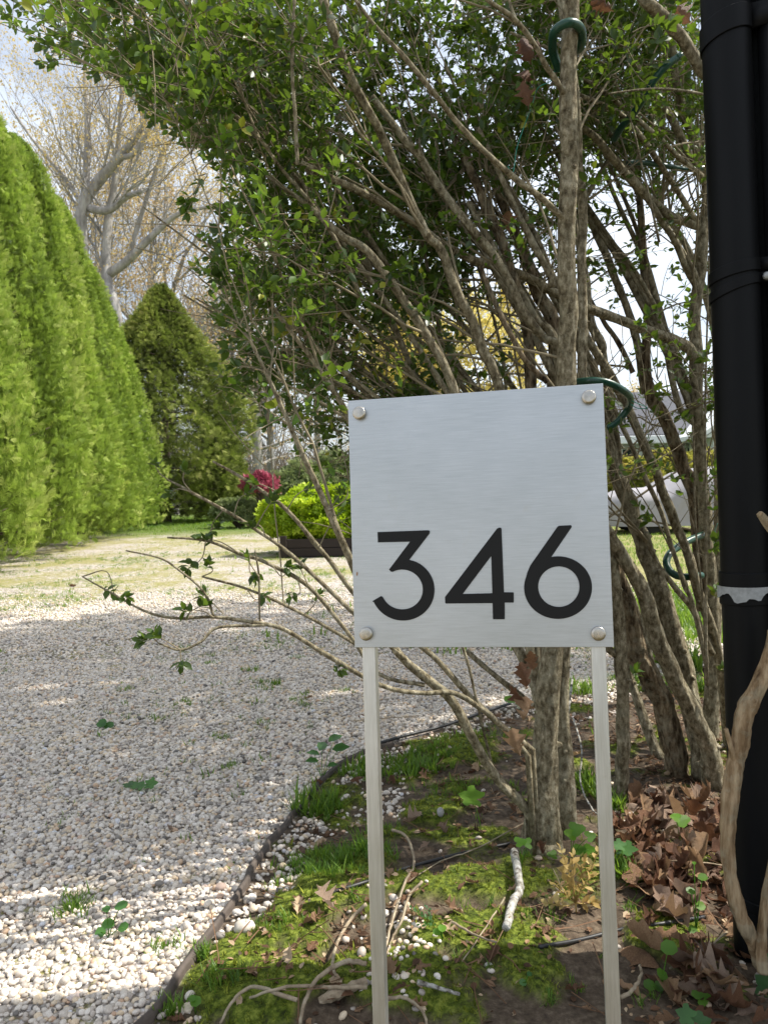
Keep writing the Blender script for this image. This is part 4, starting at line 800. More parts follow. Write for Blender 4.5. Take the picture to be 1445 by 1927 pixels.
tie([(1325,1006,2.9),(1300,1016,2.85),(1275,1030,2.8),(1258,1045,2.75),(1254,1062,2.72),(1264,1078,2.7),(1285,1086,2.7),(1320,1083,2.75)], 'dark green tie curling beside the forked trunk right of the sign', 6.5, [(1350,985,2.9),(1345,1000,2.9),(1352,1010,2.9),(1343,1015,2.9)])
tie([(1282,103,2.3),(1255,122,2.3),(1232,148,2.32),(1215,178,2.35),(1190,215,2.4),(1168,240,2.45),(1155,262,2.5)], 'dark green tie slanting through the twigs at the upper right', 7)
tie([(1180,305,2.6),(1215,306,2.62),(1255,312,2.65),(1290,318,2.7),(1330,315,2.75)], 'thin dark green tie lying level among the upper right stems', 5)
VINE = bark_mat('vine_wood', [(.36, (.09, .055, .028)), (.48, (.22, .145, .078)), (.58, (.36, .26, .155)), (.70, (.50, .39, .25))], 48, (1, 1, .12), 1.0, .008)
def vine(px, label, mat=VINE, stub=None):
    base = gpt(px[-1][0], px[-1][1]); t = thing('dead_vine', tuple(base), label, 'vine')
    W = smooth_path([at(a, b, d) for a, b, d, _ in px], 8); R = np.interp(np.linspace(0, len(px) - 1, len(W)), np.arange(len(px)), [p[3] * p[2] / FPX for p in px])
    R = R * (1 + .18 * (vnoise(np.arange(len(W)) * .6, np.zeros(len(W)), 9) - .5)); mb = MB(); mb.tube(W, R, 24, rough=.03, amp=.22)
    if stub: 
        W2 = smooth_path([at(a, b, d) for a, b, d in stub], 5); mb.tube(W2, np.linspace(.007, .004, len(W2)), 7, rough=.1)
    mb.build('stem', mat, t); return t
dv = proj(gpt(1428, 1805))[2] - .12
vine([(1462,1190,dv,14),(1448,1250,dv,15),(1424,1300,dv,16),(1402,1345,dv,17),(1391,1400,dv,15),(1381,1450,dv,14.5),(1372,1510,dv,15.5),(1369,1580,dv,13.5),(1374,1650,dv,12),(1388,1710,dv,13),(1405,1750,dv,13),(1424,1782,dv+.02,14),(1432,1815,dv+.03,14)], 'thick tan dead vine curving down in front of the black post', stub=[(1385,1450,dv),(1376,1410,dv-.01),(1366,1372,dv-.02)])
vine([(1462,1600,dv,10),(1445,1680,dv,9),(1436,1740,dv,9),(1432,1790,dv,10),(1436,1830,dv,10)], 'thin brown dead vine at the right edge below the gate', stub=None)
t_ = vine([(1460,1012,1.5,7),(1446,990,1.5,8),(1434,972,1.5,8),(1427,966,1.5,5)], 'short broken vine end poking out at the right edge beside the gate')
# ------------------------------------------------------------------ dead leaves
DL = {}
def dead_leaf(pos, size, label, var=0, rot=None, mat=None, group=None):
    key = (var, id(mat))
    if key not in DL:
        mb = MB(); v, tr, q = OAK[var]; mb.add(v, None, q); o = mb.build('dead_leaf', mat or DEAD)
    else:
        o = DL[key].copy(); scene.collection.objects.link(o)
    DL.setdefault(key, o); o.location = pos; o.scale = (size,) * 3; o.rotation_euler = rot if rot is not None else (rng.normal(0, .35), rng.normal(0, .35), rng.uniform(0, 6.28))
    tag(o, label, 'dead leaf', group); return o
g1 = 'brown oak leaves heaped between the right stake and the gate post'
n = 0
while n < 235:
    px = rng.uniform(1150, 1400); py = rng.uniform(1480, 1935)
    if py < 1560 and (px > 1330 and rng.random() < .8): continue
    if py > 1700 and rng.random() < .45: continue
    if px < 1200 + (py - 1640) * .1 and py > 1640: continue
    if rng.random() > np.interp(py, [1480, 1530, 1680, 1800, 1930], [.4, 1, 1, .6, .5]): continue
    p = gpt(px, py); h = .026 * math.exp(-((px - 1265) / 110) ** 2 - ((py - 1610) / 90) ** 2)
    dead_leaf(p + np.array([0, 0, .004 + rng.random() * h * 1.6]), rng.uniform(.06, .12), 'brown curled oak leaf in the heap between right stake and gate post', int(rng.integers(7)), (rng.normal(0, .42), rng.normal(0, .42), rng.uniform(0, 6.28)), DEAD if rng.random() < .74 else PALE, g1); n += 1
for px, py, s, v, rz, pale, lab in (
    (755, 1555, .085, 1, -.9, 1, 'curled pale brown oak leaf just right of the left stake'),
    (632, 1725, .085, 0, .9, 1, 'brown oak leaf with long lobes just left of the left stake on the moss'),
    (841, 1580, .055, 3, .4, 1, 'small crumpled tan leaf right of the stones between the stakes'),
    (808, 1590, .05, 4, 2.4, 1, 'small crumpled tan leaf among the white pebbles between the stakes'),
    (640, 1612, .045, 4, 1.4, 1, 'pale jagged leaf on the grass left of the left stake'),
    (612, 1480, .06, 3, 1.2, 0, 'orange brown curled leaf under the seedling at the edging'),
    (655, 1478, .06, 5, -1.5, 0, 'orange brown curled leaf beside the left stake above the grass'),
    (570, 1318, .05, 0, -1.2, 0, 'rust brown leaf lying on the gravel left of the left stake'),
    (325, 1572, .035, 1, .9, 1, 'small pinkish tan leaf in the middle of the gravel'),
    (22, 1735, .045, 4, .5, 1, 'tan leaf on the gravel at the left edge'),
    (690, 1350, .06, 1, 2.0, 0, 'dark red brown leaf on the gravel behind the left stake'),
    (744, 1848, .05, 5, .3, 0, 'dark red leaf on the moss right of the left stake foot'),
    (778, 1838, .045, 2, -1.0, 0, 'reddish triangular leaf beside the dark red one on the moss'),
    (640, 1905, .05, 3, .4, 0, 'brown leaf in the bottom corner left of the left stake'),
    (672, 1888, .07, 5, 1.1, 0, 'dark brown leaf tucked behind the left stake at the bottom'),
    (900, 1452, .06, 4, 1.3, 0, 'flat brown leaf behind the sign on the soil'),
    (845, 1448, .05, 2, .3, 0, 'curled brown leaf on the soil left of the shrub'),
    (880, 1470, .05, 0, 2.6, 1, 'tan leaf on the soil by the leaning stems'),
    (745, 1482, .045, 1, .2, 0, 'little brown leaf on soil right behind the left stake'),
    (1022, 1622, .05, 3, .1, 0, 'upright orange brown leaf at the shrub foot'),
    (1012, 1750, .04, 5, .9, 0, 'small dark brown leaf on the moss right of the mossy stick'),
    (1215, 1765, .10, 0, -1.9, 0, 'wide brown oak leaf right of the right stake above the hose'),
    (1285, 1905, .08, 1, .2, 0, 'brown oak leaf at the bottom right below the clover-like weed'),
    (1385, 1870, .10, 3, .8, 1, 'large pale folded leaf at the foot of the dead vine'),
    (1420, 1905, .09, 1, 2.0, 0, 'brown leaf in the bottom right corner'),
    (50, 1162, .09, 0, .5, 0, 'rusty leaf far out on the left of the drive'),
    (145, 1104, .10, 1, 1.5, 0, 'rusty leaf near the thin grass on the left of the drive'),
    (590, 1520, .05, 2, 1.5, 1, 'pinkish flat leaf touching the edging above the grass'),
    (575, 1615, .035, 4, .5, 1, 'small tan leaf on gravel next to the edging'),
    (930, 1610, .035, 1, 2.5, 1, 'tiny tan leaf left of the shrub foot')):
    p = gpt(px, py); dead_leaf(p + np.array([0, 0, .012]), s, lab, v, (rng.normal(0, .3), rng.normal(0, .3), rz), PALE if pale else DEAD)
for px, py, d, s, v, r, lab in ((1000, 120, 2.0, .09, 1, (1.5, .3, 2.9), 'dead brown leaf hanging left of the trunk under the green tie'), (985, 150, 2.0, .08, 3, (1.9, -.6, 3.4), 'crumpled dead leaf caught in the twigs left of the green tie'),
    (995, 205, 2.0, .075, 0, (1.4, .2, 3.1), 'lowest of the dead leaves hanging left of the upright trunk'), (1010, 105, 2.02, .08, 5, (2.3, .6, 2.0), 'topmost dead leaf caught left of the green tie'),
    (1300, 45, 2.0, .08, 1, (1.2, .5, 2.0), 'dead brown leaf caught beside the post top'), (1155, 20, 2.1, .07, 4, (.6, .8, 2.0), 'dead leaf caught in twigs right of the trunk at the top'),
    (992, 1300, 2.0, .08, 1, (1.6, .2, 3.0), 'dead leaf hanging against the shrub trunk just below the sign'), (985, 1365, 2.0, .09, 3, (1.7, -.5, 3.5), 'dead leaf wedged in the fork at the left of the trunk'),
    (980, 1425, 1.99, .085, 0, (1.3, .3, 3.1), 'lowest dead leaf hanging on the left of the trunk'), (990, 1335, 2.02, .08, 5, (1.9, .8, 2.5), 'curled dark leaf wedged beside the trunk'), (1005, 1265, 2.0, .06, 2, (1.5, .2, 3.2), 'small dead leaf beside the trunk right under the plate'),
    (960, 440, 2.3, .07, 5, (1.5, .2, 3.2), 'dead leaf caught on the dark stem above the sign'), (1240, 1300, 2.9, .07, 2, (.5, .2, 1.2), 'dead leaf leaning behind the thick trunks')):
    dead_leaf(tuple(at(px, py, d)), s, lab, v, r, DEAD)
LIT = leaf_mat('litter_bits', [(0, (.045, .025, .015)), (.4, (.14, .075, .045)), (.75, (.28, .18, .11)), (1, (.44, .34, .24))], .15, (.3, .2, .1), .7, .2, 30)
# bits of litter in the bed: too small and too many to count
mb = MB(); p = sample_ground(36000, 1.25, 5.0, 250, 1445); ed = edge_dist(p[:, 0], p[:, 1]); w = fbm(p[:, 0] * 5, p[:, 1] * 5, 3, 41); q_ = proj(np.c_[p, 0 * p[:, 0]])
k = (ed > .02) & (rng.random(len(p)) < np.clip((w - .40) * 1.6, .02, .6) + np.where(q_[:, 0] > 1130, .25, 0)); p = p[k]; n = len(p); o_ = np.c_[p, gh(p[:, 0], p[:, 1]) + .003]
a = rng.uniform(0, 6.28, n); Y = nrm(np.stack([np.cos(a), np.sin(a), rng.normal(0, .25, n)], -1)); Z = nrm(np.array([0, 0, 1.0]) + rng.normal(0, .35, (n, 3))); X = nrm(np.cross(Y, Z)); Z = np.cross(X, Y)
sel = rng.random(n) < .6
mb.scatter(LEAF_T, o_[sel], X[sel], Y[sel], Z[sel], rng.uniform(.008, .026, sel.sum()))
for vi in (0, 4): 
    s2 = (~sel) & (rng.random(n) < .20); mb.scatter(OAK[vi], o_[s2], X[s2], Y[s2], Z[s2], rng.uniform(.018, .06, s2.sum()))
for i in np.where(rng.random(n) < .16)[0]:
    mb.tube([o_[i], o_[i] + Y[i] * rng.uniform(.02, .05) + rng.normal(0, .002, 3), o_[i] + Y[i] * rng.uniform(.06, .13) + rng.normal(0, .004, 3)], rng.uniform(.0006, .0016), 3)
tag(mb.build('litter', LIT, smooth=False), 'scraps of dead leaf and twig strewn over the bed soil', 'leaf litter', kind='stuff')

# ------------------------------------------------------------------ sticks and dry stems on the bed
STICK = bark_mat('dry_stick', [(.3, (.12, .09, .06)), (.5, (.28, .22, .15)), (.75, (.45, .38, .28))], 40, (1, 1, 1), .5, .003)
GREYB = bark_mat('lichen_stick', [(.36, (.05, .04, .03)), (.45, (.22, .20, .17)), (.54, (.42, .41, .37)), (.68, (.56, .56, .53))], 55, (1, 1, 1), 1.0, .008)
def stick(px, r, label, mat=STICK, taper=.6, wob=.002, up=.004):
    ground_tube('stick', px, r, mat, label, 'stick', 8, up, .18, 6, None, taper, wob)
stick([(968, 1622, .02), (974, 1655, .014), (978, 1690, .012), (965, 1715, .012), (952, 1760, .01)], .0105, 'pale lichened stick lying between shrub foot and moss', GREYB, .9)
stick([(738, 1577, .02), (765, 1590, .02), (780, 1635, .015), (762, 1680, .02), (742, 1735, .015), (724, 1800, .01)], .0042, 'crooked pale twig running down right of the left stake', STICK)
stick([(795, 1672, .015), (770, 1700, .015), (757, 1745, .015), (738, 1782, .015), (722, 1830, .01)], .0035, 'second pale twig beside the crooked one, just right of left stake')
stick([(690, 1720, .02), (660, 1750, .02), (635, 1795, .02), (626, 1830, .015), (632, 1850, .01)], .0045, 'bent pale stem left of the left stake')
stick([(690, 1836, .02), (650, 1842, .03), (600, 1872, .03), (575, 1905, .02), (565, 1940, .01)], .0052, 'curved root-like stem at the bottom just left of the stake')
stick([(560, 1895, .01), (480, 1880, .02), (440, 1905, .02), (415, 1940, .01)], .0042, 'thin looping stem at the bottom left of the bed')
stick([(690, 1880, .02), (620, 1885, .025), (540, 1880, .02), (470, 1895, .015)], .0042, 'long thin stem crossing the bottom of the bed')
stick([(720, 1895, .01), (760, 1900, .02), (795, 1925, .02), (805, 1950, .01)], .0038, 'thin curved stem at the bottom right of the left stake')
stick([(1040, 1552, .05), (900, 1610, .02), (830, 1632, .015), (770, 1670, .012)], .0022, 'long straight dry twig pointing at the shrub foot')
stick([(850, 1745, .01), (872, 1760, .012), (900, 1775, .012), (935, 1785, .01)], .0032, 'short forked brown twig on the moss')
stick([(950, 1700, .01), (915, 1755, .012), (870, 1820, .01)], .0022, 'thin dark twig lying across the moss')
stick([(785, 1862, .01), (820, 1872, .012), (866, 1885, .01)], .0050, 'short grey twig at the bottom of the moss', GREYB)
stick([(1445, 1690, .03), (1400, 1745, .02), (1330, 1795, .012), (1260, 1835, .01)], .0028, 'long grey twig slanting left from the dead vine')
stick([(1168, 1890, .01), (1190, 1878, .012), (1206, 1850, .012), (1204, 1828, .01)], .0042, 'curved tan twig right of the right stake foot')
stick([(1078, 1400, .25), (1070, 1440, .18), (1056, 1500, .10), (1046, 1560, .03), (1040, 1590, .01)], .0048, 'lichened stick leaning against the shrub trunk', GREYB, .9)
stick([(1080, 1425, .14), (1095, 1460, .09), (1092, 1500, .05), (1110, 1530, .02), (1130, 1545, .01)], .0035, 'thin pale twig between shrub trunk and right stake', GREYB)
stick([(1030, 1672, .02), (1060, 1690, .01), (1040, 1650, .02)], .0018, 'thin yellow twig by the dry plant')
stick([(1240, 1652, .04), (1300, 1652, .04), (1362, 1652, .03)], .0028, 'straight pale twig lying over the oak leaf heap')
stick([(660, 1362, .01), (720, 1358, .012), (790, 1352, .01)], .0022, 'thin twig on the gravel behind the left stake')
stick([(835, 1372, .02), (850, 1358, .03), (856, 1350, .03)], .003, 'short white twig standing at the far gravel edge', GREYB)
# bark slab at the bottom
P = smooth_path([gpt(600, 1885, .012), gpt(640, 1868, .02), gpt(690, 1846, .012)], 6)
mb = MB(); mb.tube(P, np.interp(np.linspace(0, 1, len(P)), [0, .4, 1], [.006, .013, .007]), 8, rough=.4); tag(mb.build('bark_piece', STICK, smooth=False), 'flat split piece of bark behind the left stake at the bottom', 'bark')

# ------------------------------------------------------------------ small plants
def lobed(nl=3, seed=0):
    out = []; K = 26
    for i in range(K):
        t = i / K * 2 * math.pi; a = t - math.pi / 2; r = .5 * (1 + .22 * math.cos(nl * (a - math.pi / 2)) + .12 * (i % 2)) * (.55 + .45 * min(1, abs(a + math.pi / 2 if a < math.pi / 2 else a - 1.5 * math.pi) / .5))
        out.append((r * math.cos(a), .45 + r * math.sin(a), .10 * abs(math.cos(a)) * r * 2))
    v = np.array([(0, .4, 0)] + out); return v, np.array([(0, 1 + i, 1 + (i + 1) % K) for i in range(K)]), np.zeros((0, 4), int)
LOB = lobed(3); LOB5 = lobed(5)
ROUND = (np.array([[0, 0, 0], [-.3, .15, .06], [.3, .15, .06], [-.42, .5, .08], [.42, .5, .08], [0, .45, 0], [-.25, .85, .05], [.25, .85, .05], [0, .9, 0]]), np.array([[0, 5, 1], [0, 2, 5], [5, 8, 6], [5, 7, 8], [1, 5, 3], [2, 4, 5], [3, 5, 6], [5, 4, 7]]), np.zeros((0, 4), int))
WEED = leaf_mat('seedling_leaf', [(0, (.05, .12, .018)), (.6, (.09, .20, .025)), (1, (.16, .29, .035))], .45, (.35, .75, .06), .45, .35, 30)
WEEDD = leaf_mat('dark_seedling_leaf', [(0, (.03, .09, .03)), (1, (.06, .15, .04))], .35, (.2, .5, .06), .45, .4, 30)
def plant(px, py, leaves, label, mat=WEED, T=LOB, stem=True, name='seedling'):
    """leaves: (px, py, size in px, facing angle)"""
    b = gpt(px, py); dep = proj(b)[2]; t = thing(name, tuple(b), label, 'small plant'); sm = MB(); lf = MB()
    for lx, ly, s, a in leaves:
        q = at(lx, ly, dep); 
        if q[2] < b[2] + .008: q = gpt(lx, ly) + np.array([0, 0, .012])
        if stem: sm.tube(bez(b, (b + q) / 2 + np.array([(q - b)[0] * -.2, 0, .01]), q, 5), [.0012, .0011, .001, .0009, .0008], 4)
        Y = nrm(np.array([math.cos(a), math.sin(a) * .8 - .1, .15])); Z = nrm(np.array([0, -.55, 1.0]) + rng.normal(0, .2, 3)); Z = nrm(Z - (Z @ Y) * Y); X = np.cross(Y, Z)
        sz = s * .80 * dep / FPX; lf.scatter(T, np.array([q - Y * sz * .45]), X[None], Y[None], Z[None], np.array([sz]), np.array([rng.random()]))
    if stem: sm.build('stem', WEED, t)
    lf.build('leaves', mat, t); return t
plant(905, 1560, [(888, 1502, 52, 2.6)], 'seedling with one serrated maple-like leaf left of the shrub foot', WEED, LOB5)
plant(980, 1640, [(978, 1586, 26, 0.2), (992, 1588, 24, 3.0)], 'thin two-leaved seedling standing in front of the shrub foot')
plant(1175, 1640, [(1178, 1600, 44, -.3), (1165, 1592, 30, 2.5)], 'broad-leaved green seedling right behind the right stake', WEEDD, LOB5)
plant(1280, 1600, [(1282, 1545, 36, .4), (1272, 1540, 22, 2.4)], 'star-leaved seedling growing out of the oak leaf heap')
plant(1310, 1760, [(1322, 1652, 26, .2), (1300, 1678, 26, 3.0), (1318, 1706, 26, .5), (1304, 1762, 28, 3.3), (1306, 1625, 12, 1.5)], 'tall thin seedling with four leaves beside the gate post', WEED, ROUND)
plant(1245, 1870, [(1258, 1785, 44, .2), (1245, 1835, 34, 1.2), (1222, 1855, 32, 2.9), (1240, 1868, 30, -.7)], 'bright clover-like seedling at the bottom right', WEED, ROUND)
plant(1322, 1895, [(1320, 1880, 38, .4)], 'low bright leaf among the dead leaves at the bottom right', WEED, LOB)
plant(1440, 1860, [(1440, 1810, 44, 2.6), (1448, 1870, 60, 1.9)], 'dark green pointed weed at the right edge of the bottom', WEEDD, LOB5)
plant(1300, 1960, [(1292, 1912, 40, 2.4), (1320, 1925, 40, .3)], 'dark green leaves rising at the bottom edge', WEEDD, LOB5)
plant(832, 1770, [(832, 1748, 26, 1.5), (822, 1755, 22, 2.8)], 'small round-leaved weed on the moss behind the left stake', WEED, ROUND)
plant(988, 1858, [(984, 1850, 20, 2.9), (996, 1834, 16, 1.2)], 'tiny blue-green sprout on the lower moss', WEEDD, ROUND)
plant(368, 1910, [(368, 1886, 30, .4), (362, 1880, 20, 2.6)], 'small bright leaf left of the bed near the bottom edging', WEED, ROUND)
plant(1075, 1618, [(1085, 1562, 34, .2), (1075, 1570, 28, 2.6), (1090, 1600, 26, 0), (1040, 1618, 22, 3.0), (1110, 1575, 24, .4), (1108, 1600, 26, -.4)], 'clump of green seedling leaves between shrub foot and right stake', WEED, LOB)
plant(980, 1340, [(960, 1318, 34, 2.8)], 'round green leaf left of the trunk under the sign', WEED, ROUND)
plant(205, 1770, [(228, 1706, 36, .1), (204, 1740, 34, 2.9), (232, 1746, 30, -.2), (190, 1765, 30, 2.7), (200, 1712, 24, 2.2)], 'light green weed growing in the gravel at the lower left', WEEDD, ROUND)
plant(195, 1374, [(192, 1362, 30, 2.4), (205, 1366, 26, .4)], 'dark green leaf cluster fallen on the gravel in the left middle', WEEDD, ROUND)
plant(262, 1490, [(245, 1486, 32, 2.8), (262, 1480, 32, 1.4), (284, 1476, 28, .2)], 'dark green sprig lying flat on the gravel', WEEDD, LOB5)
t = plant(606, 1470, [(606, 1405, 46, 1.4), (630, 1390, 44, .9), (640, 1408, 44, .2), (590, 1418, 34, 2.7), (588, 1432, 34, 3.4), (625, 1440, 26, .1)], 'upright seedling with long leaves beside the edging', WEEDD, LEAF_T)
# the dry golden plant
b = gpt(1085, 1720); dep = proj(b)[2]; t = thing('dry_plant', tuple(b), 'dry golden plant with small narrow leaves left of the right stake', 'small plant'); sm = MB(); seg = []
GOLD = leaf_mat('dry_golden_leaf', [(0, (.28, .19, .07)), (.6, (.42, .31, .12)), (1, (.52, .42, .20))], .3, (.6, .45, .15), .6, .2, 30)
root = at(1083, 1700, dep)
for ex, ey in ((1055, 1600), (1062, 1640), (1100, 1620), (1115, 1650), (1045, 1665), (1078, 1610), (1120, 1700), (1030, 1700), (1128, 1600)):
    q = at(ex, ey, dep + rng.normal(0, .03)); B = bez(root, (root + q) / 2 + rng.normal(0, .008, 3), q, 5); sm.tube(B, np.linspace(.0018, .0008, 5), 4); seg.append((B[1], B[4]))
sm.tube([b - np.array([0, 0, .01]), root], .002, 5)
lf = MB(); leaf_pairs(lf, np.array(seg), np.full(len(seg), .022), 6); sm.build('stem', GOLD, t); lf.build('leaves', GOLD, t)
# fern-like yarrow leaf on the moss
b = gpt(820, 1745); t = MB()
for px0, py0, px1, py1 in ((770, 1722, 812, 1742), (800, 1715, 815, 1748), (790, 1755, 822, 1752)):
    a, c = gpt(px0, py0) + [0, 0, .018], gpt(px1, py1) + [0, 0, .01]
    leaf_pairs(t, np.array([[c, a]]), np.array([.009]), 12)
tag(t.build('feathery_weed', WEEDD), 'feathery little weed left on the moss near the left stake', 'small plant')
# ------------------------------------------------------------------ background trees and shrubs
rng = np.random.default_rng(5)
def frond_template(nb, seed, droop=.25, wide=.42):
    r = np.random.default_rng(seed); v = []; tr = []
    def blade(p, d, L, w, zz):
        d = nrm(d); n_ = np.array([-d[1], d[0], 0]); k = len(v)
        v.extend([p, p + d * L * .45 + n_ * w * .6, p + d * L, p + d * L * .45 - n_ * w * .6]); 
        for i_, f_ in ((k + 1, .3), (k + 2, 1), (k + 3, .3)): v[i_] = v[i_] + np.array([0, 0, zz * f_])
        tr.extend([(k, k + 1, k + 2), (k, k + 2, k + 3)])
    blade(np.zeros(3), np.array([0, 1, 0.]), 1, .05, -droop * .6)
    for i in range(nb):
        t = .12 + .75 * i / nb
        for s in (-1, 1):
            a = r.uniform(.55, .95); L = wide * (1.15 - t) * r.uniform(.8, 1.2) + .1
            blade(np.array([0, t, -droop * t * t * .6]), np.array([s * math.sin(a), math.cos(a), 0]), L, .055, -droop * .5 + r.normal(0, .08))
    return np.array(v), np.array(tr), np.zeros((0, 4), int)
FR = [frond_template(6, i) for i in range(3)]
ARB = leaf_mat('arborvitae_frond', [(0, (.035, .042, .012)), (.2, (.085, .13, .020)), (.5, (.18, .27, .04)), (.8, (.29, .40, .07)), (1, (.40, .46, .13))], .36, (.40, .56, .08), .6, .2, 1.1)
CED = leaf_mat('cedar_foliage', [(0, (.05, .055, .02)), (.4, (.17, .205, .05)), (.8, (.30, .34, .08)), (1, (.34, .33, .12))], .25, (.2, .3, .04), .7, .15, .9)
TRK = bark_mat('trunk_bark', [(.3, (.06, .045, .035)), (.5, (.13, .10, .08)), (.75, (.22, .18, .15))], 6, (1, 1, .2), .8, .03)
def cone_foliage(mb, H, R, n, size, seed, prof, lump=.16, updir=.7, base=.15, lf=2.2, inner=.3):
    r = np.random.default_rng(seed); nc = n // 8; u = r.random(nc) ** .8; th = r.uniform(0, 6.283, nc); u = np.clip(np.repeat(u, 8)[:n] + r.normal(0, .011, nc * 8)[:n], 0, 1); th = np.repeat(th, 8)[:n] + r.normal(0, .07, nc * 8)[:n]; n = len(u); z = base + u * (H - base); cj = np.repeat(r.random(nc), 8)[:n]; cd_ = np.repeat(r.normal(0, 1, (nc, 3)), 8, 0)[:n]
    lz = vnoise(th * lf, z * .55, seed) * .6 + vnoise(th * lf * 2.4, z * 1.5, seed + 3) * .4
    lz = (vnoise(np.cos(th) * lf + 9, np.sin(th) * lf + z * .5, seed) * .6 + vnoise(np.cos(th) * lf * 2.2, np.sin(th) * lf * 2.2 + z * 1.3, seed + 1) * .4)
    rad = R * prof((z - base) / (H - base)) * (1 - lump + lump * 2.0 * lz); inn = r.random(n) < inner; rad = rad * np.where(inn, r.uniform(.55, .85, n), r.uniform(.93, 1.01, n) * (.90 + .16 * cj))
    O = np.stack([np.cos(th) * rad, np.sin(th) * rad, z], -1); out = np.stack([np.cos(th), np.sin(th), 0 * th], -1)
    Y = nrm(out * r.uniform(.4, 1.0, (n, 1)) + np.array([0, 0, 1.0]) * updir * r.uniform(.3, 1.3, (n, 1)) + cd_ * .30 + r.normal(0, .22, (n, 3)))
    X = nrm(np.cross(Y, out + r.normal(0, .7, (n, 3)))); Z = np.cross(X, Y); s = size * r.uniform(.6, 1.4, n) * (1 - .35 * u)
    rn = np.clip(.45 + (lz - .5) * 1.3 + (cj - .5) * .55 + r.normal(0, .12, n), .02, 1); rn = np.where(inn, rn * .25, rn)  # inner fronds dead and dull; hollows coloured darker, painting in gap shade
    k3 = r.integers(0, 3, n)
    for j in range(3):
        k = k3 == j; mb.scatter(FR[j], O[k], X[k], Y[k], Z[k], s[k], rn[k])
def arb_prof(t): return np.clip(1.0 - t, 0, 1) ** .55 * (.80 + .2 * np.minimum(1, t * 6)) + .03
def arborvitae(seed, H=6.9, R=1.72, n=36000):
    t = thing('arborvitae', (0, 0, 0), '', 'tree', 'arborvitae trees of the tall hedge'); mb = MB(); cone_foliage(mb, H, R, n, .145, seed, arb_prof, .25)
    mb.build('foliage', ARB, t); m2 = MB(); m2.tube([(0, 0, -.1), (0, 0, H * .4), (0, 0, H * .85)], [.11, .08, .02], 8)
    for i in range(140):
        z = rng.uniform(.2, H * .8); a = rng.uniform(0, 6.28); L = R * .8 * (1 - z / H) ** .6; m2.tube([(0, 0, z), (math.cos(a) * L * .6, math.sin(a) * L * .6, z + .05), (math.cos(a) * L, math.sin(a) * L, z + .25)], [.018, .011, .004], 4)
    m2.build('trunk', TRK, t); return t
AV = [arborvitae(101), arborvitae(102)]
labs = ['arborvitae nearest the camera at the left edge of the hedge', 'second arborvitae of the hedge counting from the left edge', 'third arborvitae of the hedge from the left, in the middle of the row', 'fourth arborvitae of the hedge from the left', 'fifth arborvitae of the hedge, second from its far end', 'last arborvitae of the hedge, next to the dark cedar', 'arborvitae hidden mostly beyond the left edge behind the first']
spots = [(-6.3, 10.1, 1.08, .95), (-6.5, 12.2, 1.10, 1.0), (-6.75, 14.4, 1.10, 1.0), (-7.05, 16.6, 1.07, 1.0), (-7.4, 18.7, 1.0, .98), (-7.7, 20.8, .95, .95), (-6.1, 8.0, 1.0, .92)]
for i, (x, y, sz, sr) in enumerate(spots):
    src = AV[i % 2]
    if i < 2: src.location = (x, y, 0); src.rotation_euler = (0, 0, i * 2.0); src.scale = (sr, sr, sz); src['label'] = labs[i]
    else: copy_thing(src, (x, y, 0), i * 1.37, (sr, sr, sz), labs[i])
# cedar
def cedar(loc, H, R, n, seed, label, prof=lambda t: np.clip(1 - t, 0, 1) ** .66 * (.62 + .75 * np.sin(np.clip(t, 0, 1) ** .8 * 3.0)) + .02, mat=CED, size=.26):
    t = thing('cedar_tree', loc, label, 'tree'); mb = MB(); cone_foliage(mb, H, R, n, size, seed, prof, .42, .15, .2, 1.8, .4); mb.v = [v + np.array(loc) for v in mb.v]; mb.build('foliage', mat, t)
    m2 = MB(); L = np.array(loc); m2.tube([L + (0, 0, -.1), L + (.05, 0, H * .5), L + (0, 0, H * .9)], [.16, .1, .02], 8)
    for i in range(110):
        z = rng.uniform(.3, H * .85); a = rng.uniform(0, 6.28); l = R * .85 * (1 - z / H); m2.tube([L + (0, 0, z), L + (math.cos(a) * l, math.sin(a) * l, z + .1)], [.025, .006], 4)
    m2.build('trunk', TRK, t); return t
p = gp(352, 978); cedar((p[0], 26.0, 0), 7.9, 2.75, 32000, 201, 'dark olive cedar standing beyond the end of the hedge')

# deciduous trees: limbs, twigs and opening buds
GREYT = bark_mat('grey_tree_bark', [(.3, (.16, .15, .14)), (.5, (.30, .285, .27)), (.7, (.48, .47, .45))], 5, (1, 1, .3), .6, .02)
BUDT = (np.array([[0, 0, 0], [-.35, .5, .1], [0, 1, 0], [.35, .5, -.1], [.1, .1, .5], [.5, .4, .7], [-.1, .7, .8]]), np.array([[0, 1, 2], [0, 2, 3], [0, 5, 4], [4, 5, 6]]), np.zeros((0, 4), int))
def bud_mat(name, a, b2, c2): return leaf_mat(name, [(0, a), (.5, b2), (1, c2)], .4, tuple(min(1, q * 1.6) for q in b2), .7, .1, .4)
ORB = bud_mat('orange_buds', (.36, .25, .10), (.50, .38, .14), (.56, .48, .20)); YEB = bud_mat('yellow_buds', (.42, .34, .10), (.58, .50, .16), (.66, .60, .28)); GRB = bud_mat('pale_green_buds', (.16, .20, .06), (.30, .32, .12), (.45, .42, .2))
PIB = bud_mat('pinkish_buds', (.30, .20, .12), (.42, .32, .19), (.50, .42, .27))
